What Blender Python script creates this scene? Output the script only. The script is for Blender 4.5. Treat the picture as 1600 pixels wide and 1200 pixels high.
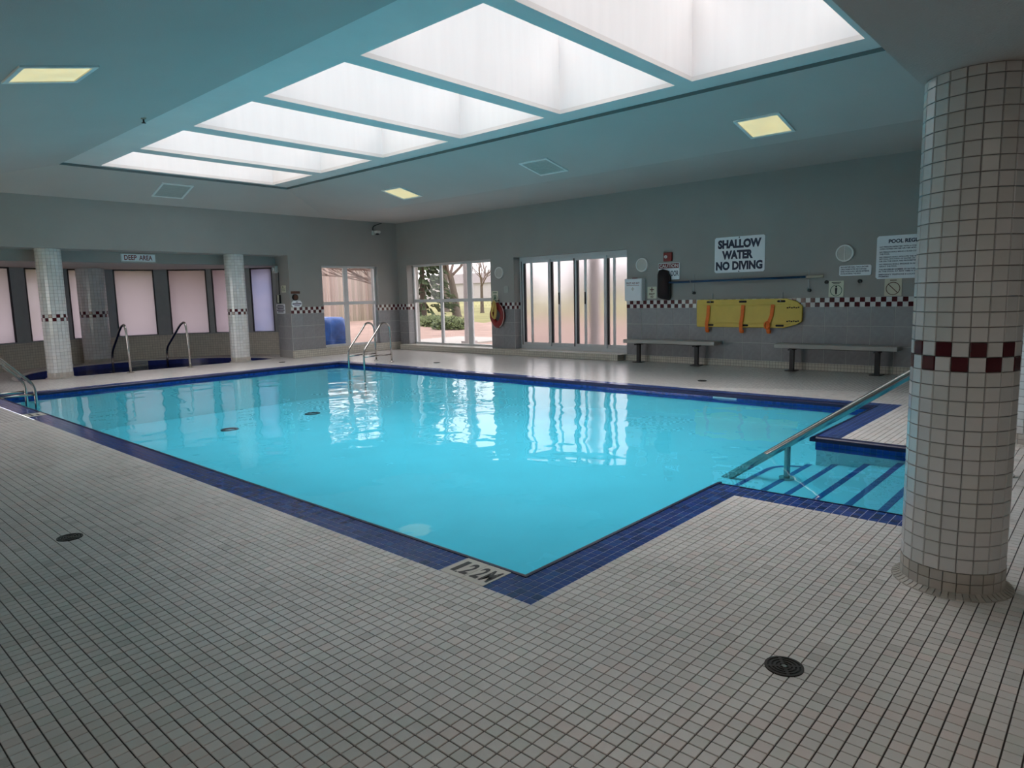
import bpy, bmesh, math, random
from mathutils import Vector, Matrix, noise
random.seed(7)
for o in list(bpy.data.objects): bpy.data.objects.remove(o, do_unlink=True)
SC = bpy.context.scene
COL = SC.collection
R = math.radians

# ------------------------------------------------------------------ camera, world, exposure
CAM = Vector((0, 0, 1.55)); YAW, PITCH, ROLL, FPX = R(47.855), R(7.324), R(-1.323), 1064.65
fw = Vector((math.sin(YAW)*math.cos(PITCH), math.cos(YAW)*math.cos(PITCH), -math.sin(PITCH)))
rt = Vector((math.cos(YAW), -math.sin(YAW), 0)); up = rt.cross(fw)
r2 = math.cos(ROLL)*rt + math.sin(ROLL)*up; u2 = -math.sin(ROLL)*rt + math.cos(ROLL)*up
cd = bpy.data.cameras.new('camera'); cam = bpy.data.objects.new('camera', cd); COL.objects.link(cam)
cd.sensor_fit = 'HORIZONTAL'; cd.sensor_width = 36; cd.lens = FPX/1600*36; cd.clip_end = 500; cd.clip_start = .05
mw = Matrix((r2, u2, -fw)).transposed().to_4x4(); mw.translation = CAM; cam.matrix_world = mw
SC.camera = cam
def to_px(p):
    d = Vector(p)-CAM; z = d.dot(fw)
    if z < .05: return (-9999, -9999, z)
    return (800+FPX*d.dot(r2)/z, 600-FPX*d.dot(u2)/z, z)

W = bpy.data.worlds.new('overcast_sky'); SC.world = W; W.use_nodes = True
bg = W.node_tree.nodes['Background']; bg.inputs[0].default_value = (1.0, .965, .965, 1); bg.inputs[1].default_value = 1.0
SC.view_settings.view_transform = 'Standard'; SC.view_settings.look = 'None'
SC.view_settings.gamma = 1; SC.view_settings.use_curve_mapping = False
SC.view_settings.exposure = 3.15
SC.cycles.use_denoising = True
SC.cycles.max_bounces = 10; SC.cycles.diffuse_bounces = 6; SC.cycles.transparent_max_bounces = 16
SC.cycles.sample_clamp_indirect = 8
def portal(name, loc, size, direction):
    l = bpy.data.lights.new(name, 'AREA'); l.shape = 'RECTANGLE'; l.size, l.size_y = size; l.cycles.is_portal = True
    o = bpy.data.objects.new(name, l); COL.objects.link(o); o.location = loc
    o.rotation_euler = Vector(direction).to_track_quat('-Z', 'Y').to_euler()
BAYS = [(2.43, 4.56), (4.81, 6.80), (7.11, 9.03), (9.36, 11.26), (11.63, 13.49), (13.83, 15.56)]
for a, b in BAYS: portal('skylight_portal', (6.9, (a+b)/2, 5.62), (3.74, b-a), (0, 0, -1))
portal('window_portal', (14.13, 14.83, 1.35), (3.57, 2.4), (-1, 0, 0))
portal('window_portal', (14.13, 10.45, 1.35), (3.5, 2.4), (-1, 0, 0))
portal('window_portal', (-3.22, 13.0, 1.55), (4.8, 1.9), (1, 0, 0))  # portal of the added left window
portal('window_portal', (11.9, 17.45, 1.4), (1.98, 2.3), (0, -1, 0))

# ------------------------------------------------------------------ helpers
class MB:
    def __init__(s): s.v = []; s.f = []; s.t = []; s.cur = (1, 1, 1)
    def add(s, vs, fs):
        n = len(s.v); s.v += [tuple(v) for v in vs]
        for f in fs: s.f.append(tuple(n+i for i in f)); s.t.append(s.cur)
        return s
    def box(s, x0, x1, y0, y1, z0, z1, bottom=True):
        vs = [(x0,y0,z0),(x1,y0,z0),(x1,y1,z0),(x0,y1,z0),(x0,y0,z1),(x1,y0,z1),(x1,y1,z1),(x0,y1,z1)]
        fs = [(4,5,6,7),(0,1,5,4),(1,2,6,5),(2,3,7,6),(3,0,4,7)]
        if bottom: fs.append((3,2,1,0))
        return s.add(vs, fs)
    def obox(s, fr, u0, u1, v0, v1, n0, n1):
        O, U, V, N = fr
        vs = [O+U*u+V*v+N*n for n in (n0, n1) for (u, v) in ((u0,v0),(u1,v0),(u1,v1),(u0,v1))]
        return s.add(vs, [(3,2,1,0),(4,5,6,7),(0,1,5,4),(1,2,6,5),(2,3,7,6),(3,0,4,7)])
    def prism(s, fr, poly, n0, n1):
        O, U, V, N = fr; k = len(poly)
        vs = [O+U*u+V*v+N*n for n in (n0, n1) for (u, v) in poly]
        return s.add(vs, [tuple(range(k-1,-1,-1)), tuple(range(k,2*k))]+[(i,(i+1)%k,k+(i+1)%k,k+i) for i in range(k)])
    def cyl(s, c, r, z0, z1, n=24, r1=None, a0=0):
        r1 = r if r1 is None else r1
        vs = [(c[0]+rr*math.cos(a0+2*math.pi*i/n), c[1]+rr*math.sin(a0+2*math.pi*i/n), z) for rr, z in ((r,z0),(r1,z1)) for i in range(n)]
        return s.add(vs, [tuple(range(n-1,-1,-1)), tuple(range(n,2*n))]+[(i,(i+1)%n,n+(i+1)%n,n+i) for i in range(n)])
    def disc(s, fr, r, n0, n1, n=28, r_in=0, cu=0, cv=0):
        if r_in == 0: return s.prism(fr, [(cu+r*math.cos(2*math.pi*i/n), cv+r*math.sin(2*math.pi*i/n)) for i in range(n)], n0, n1)
        O, U, V, N = fr; vs = []
        for rr, nn in ((r,n0),(r,n1),(r_in,n1),(r_in,n0)):
            vs += [O+U*(cu+rr*math.cos(2*math.pi*i/n))+V*(cv+rr*math.sin(2*math.pi*i/n))+N*nn for i in range(n)]
        fs = []
        for a, b in ((0,1),(1,2),(2,3),(3,0)):
            fs += [(a*n+i, a*n+(i+1)%n, b*n+(i+1)%n, b*n+i) for i in range(n)]
        return s.add(vs, fs)
    def tube(s, pts, r, n=10, cap=True):
        pts = [Vector(p) for p in pts]; rs = r if isinstance(r, (list, tuple)) else [r]*len(pts); vs = []
        t0 = (pts[1]-pts[0]).normalized(); a = t0.orthogonal().normalized()
        for i, p in enumerate(pts):
            t = (pts[min(i+1,len(pts)-1)]-pts[max(i-1,0)]).normalized()
            a = (a-t*a.dot(t)).normalized(); b = t.cross(a)
            vs += [p+(a*math.cos(2*math.pi*k/n)+b*math.sin(2*math.pi*k/n))*rs[i] for k in range(n)]
        fs = [(i*n+k, i*n+(k+1)%n, (i+1)*n+(k+1)%n, (i+1)*n+k) for i in range(len(pts)-1) for k in range(n)]
        if cap: fs += [tuple(range(n-1,-1,-1)), tuple(range((len(pts)-1)*n, len(pts)*n))]
        return s.add(vs, fs)
    def mesh(s, name, mat, origin=(0,0,0), smooth=False):
        me = bpy.data.meshes.new(name); o = Vector(origin)
        me.from_pydata([tuple(Vector(v)-o) for v in s.v], [], s.f); me.materials.append(mat)
        at = me.attributes.new('tint', 'FLOAT_COLOR', 'FACE')
        flat = []
        for t in s.t: flat += [t[0], t[1], t[2], 1]
        at.data.foreach_set('color', flat)
        if smooth: me.polygons.foreach_set('use_smooth', [True]*len(me.polygons))
        me.update(); return me
    def build(s, name, mat, parent=None, loc=None, smooth=False, bevel=0):
        org = Vector(loc) if loc is not None else Vector((0,0,0))
        wp = parent_loc(parent) if parent else None
        me = s.mesh(name, mat, wp if parent else org, smooth)
        o = bpy.data.objects.new(name, me); COL.objects.link(o)
        if parent: o.parent = parent
        else: o.location = org
        if bevel:
            m = o.modifiers.new('bevel', 'BEVEL'); m.width = bevel; m.segments = 2; m.limit_method = 'ANGLE'
        return o
def parent_loc(p):
    l = Vector((0,0,0))
    while p: l += p.location; p = p.parent
    return l
def link(name, me, parent, wloc):
    o = bpy.data.objects.new(name, me); COL.objects.link(o)
    if parent: o.parent = parent; o.location = Vector(wloc)-parent_loc(parent)
    else: o.location = wloc
    return o
def tag(o, label, cat, group=None):
    o['label'] = label; o['category'] = cat
    if group: o['group'] = group
    return o
def thing(name, loc, label, cat, group=None):
    o = bpy.data.objects.new(name, None); COL.objects.link(o); o.location = loc; o.empty_display_size = .1
    return tag(o, label, cat, group)
def struct(o, label=None, cat=None):
    o['kind'] = 'structure'
    if label: o['label'] = label
    if cat: o['category'] = cat
    return o
def stuff(o): o['kind'] = 'stuff'; return o
def copy_tree(o, dloc):
    c = o.copy(); COL.objects.link(c); c.location = o.location+Vector(dloc)
    def rec(src, dst):
        for ch in list(src.children):
            k = ch.copy(); COL.objects.link(k); k.parent = dst; rec(ch, k)
    rec(o, c); return c
def arc(c, r, a0, a1, n): return [(c[0]+r*math.cos(R(a0+(a1-a0)*i/n)), c[1]+r*math.sin(R(a0+(a1-a0)*i/n))) for i in range(n+1)]
VX, VY, VZ = Vector((1,0,0)), Vector((0,1,0)), Vector((0,0,1))
XW, YB = 13.65, 17.06
def FR(y, z, x=XW): return (Vector((x,y,z)), -VY, VZ, -VX)        # on a wall that faces -X
def FB(x, z, y=YB): return (Vector((x,y,z)), VX, VZ, -VY)         # on a wall that faces -Y
def FU(x, y, z): return (Vector((x,y,z)), -VY, VX, VZ)            # lying face up

# ------------------------------------------------------------------ materials
def newmat(name):
    m = bpy.data.materials.new(name); m.use_nodes = True; nt = m.node_tree
    return m, nt, nt.nodes['Principled BSDF'], nt.links
def pm(name, col, rough=.5, var=.08, scale=6, bump=0, bscale=40, metal=0, spec=.5, tint=False, stretch=None, world=False):
    m, nt, p, L = newmat(name); N = nt.nodes
    tc = N.new('ShaderNodeTexCoord'); nz = N.new('ShaderNodeTexNoise'); nz.inputs['Scale'].default_value = scale; nz.inputs['Detail'].default_value = 4
    src = tc.outputs['Object']
    if world: gp = N.new('ShaderNodeNewGeometry'); src = gp.outputs['Position']
    if stretch:
        mp = N.new('ShaderNodeMapping'); mp.inputs['Scale'].default_value = stretch; L.new(src, mp.inputs[0]); src = mp.outputs[0]
    L.new(src, nz.inputs['Vector'])
    mx = N.new('ShaderNodeMix'); mx.data_type = 'RGBA'; L.new(nz.outputs['Fac'], mx.inputs[0])
    mx.inputs[6].default_value = (*[max(0, c*(1-var*2)) for c in col], 1); mx.inputs[7].default_value = (*[min(1, c*(1+var*2)) for c in col], 1)
    out = mx.outputs[2]
    if tint:
        at = N.new('ShaderNodeAttribute'); at.attribute_name = 'tint'
        m2 = N.new('ShaderNodeMix'); m2.data_type = 'RGBA'; m2.blend_type = 'MULTIPLY'; m2.inputs[0].default_value = 1
        L.new(out, m2.inputs[6]); L.new(at.outputs['Color'], m2.inputs[7]); out = m2.outputs[2]
    L.new(out, p.inputs['Base Color']); p.inputs['Roughness'].default_value = rough; p.inputs['Metallic'].default_value = metal
    p.inputs['Specular IOR Level'].default_value = spec
    if bump:
        n2 = N.new('ShaderNodeTexNoise'); n2.inputs['Scale'].default_value = bscale; n2.inputs['Detail'].default_value = 5; L.new(src, n2.inputs['Vector'])
        b = N.new('ShaderNodeBump'); b.inputs['Strength'].default_value = bump; b.inputs['Distance'].default_value = .01
        L.new(n2.outputs['Fac'], b.inputs['Height']); L.new(b.outputs[0], p.inputs['Normal'])
    return m
def gridmat(name, ucode, vcode, pitch, g, tile, grout, u0=0, v0=0, rough=.35, var=.1, bay=None):
    """square tiles laid on world coordinates; ucode/vcode pick the axis"""
    m, nt, p, L = newmat(name); N = nt.nodes
    geo = N.new('ShaderNodeNewGeometry'); sx = N.new('ShaderNodeSeparateXYZ'); L.new(geo.outputs['Position'], sx.inputs[0])
    def mth(op, a, b=None, c=None):
        n = N.new('ShaderNodeMath'); n.operation = op
        for i, q in enumerate((a, b, c)):
            if q is None: continue
            if isinstance(q, (int, float)): n.inputs[i].default_value = q
            else: L.new(q, n.inputs[i])
        return n.outputs[0]
    def comp(code, off):
        if code == 'A':
            a = mth('ARCTAN2', mth('SUBTRACT', sx.outputs['X'], bay[0]), mth('SUBTRACT', sx.outputs['Y'], bay[1]))
            return mth('DIVIDE', mth('MULTIPLY', a, bay[2]), pitch)
        return mth('DIVIDE', mth('SUBTRACT', sx.outputs[code], off), pitch)
    cu, cv = comp(ucode, u0), comp(vcode, v0)
    du = mth('ABSOLUTE', mth('SUBTRACT', mth('FRACT', cu), .5)); dv = mth('ABSOLUTE', mth('SUBTRACT', mth('FRACT', cv), .5))
    gm = mth('GREATER_THAN', mth('MAXIMUM', du, dv), .5-g/pitch/2)
    cb = N.new('ShaderNodeCombineXYZ'); L.new(mth('FLOOR', cu), cb.inputs[0]); L.new(mth('FLOOR', cv), cb.inputs[1])
    wn = N.new('ShaderNodeTexWhiteNoise'); wn.noise_dimensions = '2D'; L.new(cb.outputs[0], wn.inputs['Vector'])
    a = N.new('ShaderNodeMix'); a.data_type = 'RGBA'; L.new(wn.outputs['Value'], a.inputs[0])
    a.inputs[6].default_value = (*[c*(1-var) for c in tile], 1); a.inputs[7].default_value = (*[min(1,c*(1+var)) for c in tile], 1)
    b = N.new('ShaderNodeMix'); b.data_type = 'RGBA'; L.new(gm, b.inputs[0]); L.new(a.outputs[2], b.inputs[6]); b.inputs[7].default_value = (*grout, 1)
    L.new(b.outputs[2], p.inputs['Base Color'])
    rr = mth('ADD', mth('MULTIPLY', gm, .4), rough); L.new(rr, p.inputs['Roughness'])
    bp = N.new('ShaderNodeBump'); bp.inputs['Strength'].default_value = .3; bp.inputs['Distance'].default_value = .004; bp.invert = True
    L.new(gm, bp.inputs['Height']); L.new(bp.outputs[0], p.inputs['Normal'])
    return m
def panemat(name, tcol, rough=0.0):
    m, nt, p, L = newmat(name); N = nt.nodes; N.remove(p)
    t = N.new('ShaderNodeBsdfTransparent'); t.inputs[0].default_value = (*tcol, 1)
    g = N.new('ShaderNodeBsdfGlossy'); g.inputs['Roughness'].default_value = rough; g.inputs[0].default_value = (.9,.95,.95,1)
    fz = N.new('ShaderNodeFresnel'); fz.inputs[0].default_value = 1.45
    mx = N.new('ShaderNodeMixShader'); L.new(fz.outputs[0], mx.inputs[0]); L.new(t.outputs[0], mx.inputs[1]); L.new(g.outputs[0], mx.inputs[2])
    L.new(mx.outputs[0], N['Material Output'].inputs[0]); return m
def watermat(name, tcol, sc, strength):
    m, nt, p, L = newmat(name); N = nt.nodes; N.remove(p)
    tc = N.new('ShaderNodeNewGeometry')
    def nz(scale, detail, sx):
        mp = N.new('ShaderNodeMapping'); mp.inputs['Scale'].default_value = sx; L.new(tc.outputs['Position'], mp.inputs[0])
        n = N.new('ShaderNodeTexNoise'); n.inputs['Scale'].default_value = scale; n.inputs['Detail'].default_value = detail; L.new(mp.outputs[0], n.inputs['Vector']); return n
    a = nz(sc, 1.5, (1,1,1)); b = nz(sc*3.3, 1, (1,1,1))
    ad = N.new('ShaderNodeMath'); ad.operation = 'MULTIPLY_ADD'; L.new(b.outputs['Fac'], ad.inputs[0]); ad.inputs[1].default_value = .18; L.new(a.outputs['Fac'], ad.inputs[2])
    bp = N.new('ShaderNodeBump'); bp.inputs['Strength'].default_value = 1; bp.inputs['Distance'].default_value = strength; L.new(ad.outputs[0], bp.inputs['Height'])
    t = N.new('ShaderNodeBsdfTransparent'); t.inputs[0].default_value = (*tcol, 1)
    g = N.new('ShaderNodeBsdfGlossy'); g.inputs['Roughness'].default_value = .0; L.new(bp.outputs[0], g.inputs['Normal'])
    fz = N.new('ShaderNodeFresnel'); fz.inputs[0].default_value = 1.33
    mx = N.new('ShaderNodeMixShader'); L.new(fz.outputs[0], mx.inputs[0]); L.new(t.outputs[0], mx.inputs[1]); L.new(g.outputs[0], mx.inputs[2])
    L.new(mx.outputs[0], N['Material Output'].inputs[0]); return m
def filmmat(name, c_lo, c_hi):
    """translucent privacy film on glass: daylight comes through diffused"""
    m, nt, p, L = newmat(name); N = nt.nodes; N.remove(p)
    tc = N.new('ShaderNodeTexCoord'); n = N.new('ShaderNodeTexNoise'); n.inputs['Scale'].default_value = 1.1; L.new(tc.outputs['Object'], n.inputs['Vector'])
    mx = N.new('ShaderNodeMix'); mx.data_type = 'RGBA'; L.new(n.outputs['Fac'], mx.inputs[0]); mx.inputs[6].default_value = (*c_lo,1); mx.inputs[7].default_value = (*c_hi,1)
    t = N.new('ShaderNodeBsdfTranslucent'); L.new(mx.outputs[2], t.inputs[0])
    d = N.new('ShaderNodeBsdfDiffuse'); L.new(mx.outputs[2], d.inputs[0])
    s = N.new('ShaderNodeMixShader'); s.inputs[0].default_value = .35; L.new(t.outputs[0], s.inputs[1]); L.new(d.outputs[0], s.inputs[2])
    g = N.new('ShaderNodeBsdfGlossy'); g.inputs['Roughness'].default_value = .08
    s2 = N.new('ShaderNodeMixShader'); s2.inputs[0].default_value = .05; L.new(s.outputs[0], s2.inputs[1]); L.new(g.outputs[0], s2.inputs[2])
    L.new(s2.outputs[0], N['Material Output'].inputs[0]); return m
def fogglass(name, tcol):
    """sliding door glass fogged with condensation"""
    m, nt, p, L = newmat(name); N = nt.nodes; N.remove(p)
    g = N.new('ShaderNodeBsdfGlass'); g.inputs['Roughness'].default_value = .32; g.inputs['IOR'].default_value = 1.12
    tc = N.new('ShaderNodeTexCoord'); n = N.new('ShaderNodeTexNoise'); n.inputs['Scale'].default_value = 3; L.new(tc.outputs['Object'], n.inputs['Vector'])
    mx = N.new('ShaderNodeMix'); mx.data_type = 'RGBA'; L.new(n.outputs['Fac'], mx.inputs[0]); mx.inputs[6].default_value = (*[c*.92 for c in tcol],1); mx.inputs[7].default_value = (*tcol,1)
    L.new(mx.outputs[2], g.inputs[0]); L.new(g.outputs[0], N['Material Output'].inputs[0]); return m
def lampmat(name, col, strength):
    m, nt, p, L = newmat(name); N = nt.nodes
    tc = N.new('ShaderNodeTexCoord'); n = N.new('ShaderNodeTexNoise'); n.inputs['Scale'].default_value = 3.2; n.inputs['Detail'].default_value = 1; L.new(tc.outputs['Object'], n.inputs['Vector'])
    mx = N.new('ShaderNodeMix'); mx.data_type = 'RGBA'; L.new(n.outputs['Fac'], mx.inputs[0]); mx.inputs[6].default_value = (*[c*.55 for c in col],1); mx.inputs[7].default_value = (*col,1)
    p.inputs['Base Color'].default_value = (.75,.72,.6,1); L.new(mx.outputs[2], p.inputs['Emission Color']); p.inputs['Emission Strength'].default_value = strength
    p.inputs['Roughness'].default_value = .4; return m

PITCH_T = 7.62/130
DECK_C, GROUT_C = (.78,.745,.71), (.035,.028,.024)
M = {}
M['tile'] = pm('deck_tile', DECK_C, .26, .09, 1.7, .08, 60, tint=True, world=True)
M['deck'] = gridmat('deck_mosaic', 'X', 'Y', PITCH_T, .0055, DECK_C, GROUT_C, 2.48, 2.15, .24, .06)
M['blue'] = pm('cobalt_tile', (.020,.062,.25), .16, .15, 9, .05, 30, tint=True)
M['navy'] = pm('navy_nosing', (.008,.012,.05), .38, .2, 14, spec=.3)
M['bluegrid_x'] = gridmat('waterline_tile_x', 'X', 'Z', PITCH_T, .004, (.02,.06,.36), (.05,.08,.2), 2.48, 0, .18, .25)
M['bluegrid_y'] = gridmat('waterline_tile_y', 'Y', 'Z', PITCH_T, .004, (.02,.06,.36), (.05,.08,.2), 2.15, 0, .18, .25)
M['basin'] = pm('pool_plaster', (.80,.82,.80), .6, .04, 1.5)
M['nosing_blue'] = pm('step_nosing_tile', (.012,.06,.26), .3, .15, 10)
M['water'] = watermat('pool_water', (.285,.79,.925), 1.15, .018)
M['spawater'] = watermat('spa_water', (.35,.6,.75), 2.0, .01)
M['spablue'] = pm('spa_tile', (.02,.035,.19), .2, .2, 12)
M['paint'] = pm('grey_wall_paint', (.32,.31,.295), .75, .05, 1.2, .25, 120)
M['ceil'] = pm('ceiling_stucco', (.49,.43,.40), .85, .04, .8, .35, 90)
M['frame_teal'] = pm('skylight_frame_paint', (.72,.66,.63), .6, .04, 2)
M['recess'] = pm('recess_edge_shade', (.16,.17,.17), .7, .08, 3)  # shade of the recess gap put into a dark colour
M['well'] = pm('skylight_well_white', (.84,.80,.785), .7, .02, 1.5, stretch=(6,6,.5))
M['skypane'] = panemat('skylight_acrylic', (.93,.92,.93))
M['pane'] = panemat('dimming_window_glass', (.25,.245,.25))  # grey tint added to dim the bright view outside
M['fog'] = fogglass('fogged_door_glass', (.44,.43,.44))
M['film_pink'] = filmmat('privacy_film_pink', (.132,.113,.136), (.148,.127,.150))
M['film_tarp_blue'] = filmmat('privacy_film_tarp_blue', (.085,.105,.19), (.165,.16,.205))  # blue of the tarp showing through is put into the film colour
M['grey_tile'] = pm('grey_wall_tile', (.27,.27,.28), .45, .10, 14, .1, 80, tint=True)
M['joint'] = pm('tile_joint', (.52,.52,.51), .8, .05, 8)
M['white_tile'] = pm('white_glazed_tile', (.66,.66,.655), .14, .05, 5, tint=True)
M['maroon_tile'] = pm('maroon_glazed_tile', (.075,.010,.016), .14, .12, 8, tint=True)
M['grout_grey'] = pm('column_grout', (.26,.25,.245), .8, .1, 20)
M['beige_tile'] = pm('beige_base_tile', (.50,.48,.44), .3, .08, 6, tint=True)
M['plinth_y'] = gridmat('beige_mosaic_along_y', 'Y', 'Z', PITCH_T, .005, (.58,.545,.47), (.20,.18,.155), 2.15, 0, .35, .07)
M['plinth_x'] = gridmat('beige_mosaic_along_x', 'X', 'Z', PITCH_T, .005, (.58,.545,.47), (.20,.18,.155), 2.48, 0, .35, .07)
M['plinth_top'] = gridmat('beige_mosaic_top', 'X', 'Y', PITCH_T, .005, (.60,.57,.50), (.22,.20,.17), 2.48, 2.15, .3, .06)
BAYC, BAYR = (6.5, 17.0), 4.22
M['baytile'] = gridmat('bay_mosaic', 'A', 'Z', .068, .005, (.58,.55,.47), (.27,.26,.235), 0, 0, .4, .06, bay=(*BAYC, BAYR))
M['alu'] = pm('white_aluminium', (.62,.63,.64), .35, .05, 6)
M['alu_grey'] = pm('grey_aluminium', (.33,.35,.36), .4, .06, 6)
M['dark'] = pm('black_gasket', (.012,.012,.016), .4, .1, 8)
M['steel'] = pm('stainless_steel', (.42,.395,.37), .22, .06, 8, metal=1)
M['black'] = pm('black_painted_steel', (.010,.010,.011), .45, .1, 10)
M['bench'] = pm('bench_laminate', (.40,.385,.36), .5, .08, 4, stretch=(3,.4,3))
M['white'] = pm('white_sign_board', (.78,.81,.85), .4, .03, 4)
M['cream'] = pm('cream_sign_board', (.62,.63,.50), .45, .03, 4)
M['cream2'] = pm('beige_sign_board', (.58,.53,.42), .45, .03, 4)
M['ink'] = pm('navy_print', (.012,.014,.05), .5, .02, 5)
M['inkblack'] = pm('black_print', (.012,.012,.012), .5, .02, 5)
M['inkgreen'] = pm('green_print', (.02,.10,.05), .5, .02, 5)
M['inkbrown'] = pm('brown_print', (.10,.035,.02), .5, .02, 5)
M['inkred'] = pm('red_print', (.17,.012,.018), .5, .02, 5)
M['inkwhite'] = pm('pale_print', (.65,.6,.6), .5, .02, 5)
M['red'] = pm('red_plastic', (.23,.012,.012), .4, .1, 6)
M['orange'] = pm('orange_webbing', (.85,.16,.012), .6, .12, 20)
M['yellow'] = pm('yellow_board_plastic', (.66,.47,.06), .4, .06, 5)
M['rope_y'] = pm('yellow_rope', (.62,.44,.12), .7, .15, 60)
M['rope_w'] = pm('white_rope', (.7,.62,.58), .7, .1, 60)
M['polepaint'] = pm('blue_pole', (.015,.07,.17), .35, .1, 10)
M['beigeplastic'] = pm('beige_plastic', (.50,.45,.36), .5, .06, 10)
M['net'] = pm('dark_net', (.018,.010,.012), .8, .3, 60, .6, 160)
M['ventmat'] = pm('vent_grey', (.48,.47,.44), .5, .06, 8)
M['ventwhite'] = pm('vent_rim', (.75,.75,.73), .45, .05, 8)
M['grille'] = pm('vent_grille', (.45,.44,.41), .7, .12, 60)
M['lamp'] = lampmat('warm_panel_light', (1.0,.80,.33), .085)
M['fill_lamp'] = lampmat('soffit_fill_light', (1.0,.90,.80), 1.25)  # strength set to fill the near deck with light
M['drain'] = pm('cast_iron', (.045,.04,.036), .4, .3, 40, metal=.6)
M['hole'] = pm('drain_well', (.006,.006,.006), .7, .1, 10)
M['marker'] = pm('depth_marker_tile', (.66,.63,.56), .35, .05, 5)
M['camwhite'] = pm('camera_housing', (.6,.6,.58), .4, .05, 6)
M['tarp'] = pm('blue_tarp', (.04,.16,.58), .3, .35, 5, .8, 7)
M['grass'] = pm('lawn_grass', (.32,.31,.13), .9, .35, .35, .4, 14)
M['patio'] = pm('brick_paving', (.42,.295,.25), .9, .2, 1.3, .4, 9)
M['concrete'] = pm('pale_concrete', (.52,.50,.47), .9, .08, 1)
M['bark'] = pm('tree_bark', (.14,.115,.095), .9, .25, 8, .8, 18, stretch=(3,3,.6))
M['twig'] = pm('twig_bark', (.20,.15,.13), .9, .2, 8)
M['needle'] = pm('conifer_needles', (.07,.10,.045), .8, .4, 3)
M['leaf'] = pm('hedge_leaves', (.13,.17,.06), .6, .5, 3)
M['fence'] = pm('fence_boards', (.42,.35,.31), .85, .15, 3, tint=True, stretch=(2,2,.3))
M['housewall'] = pm('pale_house_wall', (.50,.475,.485), .8, .05, 1)
M['roofing'] = pm('roof_shingle', (.30,.27,.265), .85, .15, 4)
M['porchwhite'] = pm('porch_column_paint', (.52,.48,.48), .6, .05, 2)
M['plastic_pale'] = pm('pale_cover_plate', (.36,.365,.355), .5, .04, 6)

# ------------------------------------------------------------------ lettering
_txt = {}
def text_poly(s, bold=0.0):
    k = (s, bold)
    if k in _txt: return _txt[k]
    cu = bpy.data.curves.new('t', 'FONT'); cu.body = s; cu.size = 1; cu.offset = bold; cu.resolution_u = 3; cu.fill_mode = 'FRONT'
    ob = bpy.data.objects.new('t', cu); COL.objects.link(ob)
    dg = bpy.context.evaluated_depsgraph_get(); me = bpy.data.meshes.new_from_object(ob.evaluated_get(dg))
    vs = [(v.co.x, v.co.y) for v in me.vertices]; fs = [tuple(p.vertices) for p in me.polygons]
    bpy.data.objects.remove(ob); bpy.data.curves.remove(cu); bpy.data.meshes.remove(me)
    x0, x1 = min(v[0] for v in vs), max(v[0] for v in vs); y0, y1 = min(v[1] for v in vs), max(v[1] for v in vs)
    _txt[k] = ([((v[0]-x0)/(x1-x0), (v[1]-y0)/(y1-y0)) for v in vs], fs); return _txt[k]
def letter(mb, fr, s, u0, u1, v0, v1, n, bold=.01):
    O, U, V, N = fr; vs, fs = text_poly(s, bold)
    mb.add([O+U*(u0+a*(u1-u0))+V*(v0+b*(v1-v0))+N*n for a, b in vs], fs)

# ------------------------------------------------------------------ floor, pool and their tiles
P = PITCH_T; X0, Y0 = 2.48, 2.15
gx = lambda i: X0+i*P
gy = lambda j: Y0+j*P
NX, NY = 130, 220
def cell_kind(i, j):
    if 0 <= i < NX and 0 <= j < NY:
        if 45 <= i < 85 and j < 4: return None
        if i < 4 or i >= NX-4 or j < 4 or j >= NY-4: return 'coping'
        return None
    if 41 <= i < 86 and -24 <= j < 0:
        if i == 85: return 'deck'
        if i < 45 or j < -20: return 'coping'
        return None
    return 'deck'
PX0, PX1, PY0, PY1 = gx(4), gx(NX-4), gy(4), gy(NY-4)
RX0, RX1, RY0 = gx(45), gx(85), gy(-20)
fl = MB(); zf = -.005
def frect(x0, x1, y0, y1): fl.add([(x0,y0,zf),(x1,y0,zf),(x1,y1,zf),(x0,y1,zf)], [(0,1,2,3)])
YS = 17.45
frect(-3, X0, -3, YS); frect(X0, gx(41), -3, Y0); frect(gx(41), gx(85), -3, gy(-24)); frect(gx(85), XW+.2, -3, Y0)
frect(gx(NX), XW+.2, Y0, YS); frect(X0, gx(NX), gy(NY), YS)
frect(X0, gx(NX), Y0, gy(4)) if False else None
SPC, SRX, SRY = (6.6, YS), 2.85, 2.95
nsp = 40
ell = [(SPC[0]+SRX*math.cos(math.pi*k/nsp), SPC[1]+SRY*math.sin(math.pi*k/nsp)) for k in range(nsp+1)]
outr = [(SPC[0]+4.9*math.cos(math.pi*k/nsp), SPC[1]+4.9*math.sin(math.pi*k/nsp)) for k in range(nsp+1)]
fl.add([(*p, zf) for p in ell]+[(*p, zf) for p in outr], [(k, nsp+1+k, nsp+2+k, k+1) for k in range(nsp)])
floor = struct(fl.build('floor', M['deck']), 'pale grey mosaic tile pool deck with dark grout', 'floor')

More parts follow.
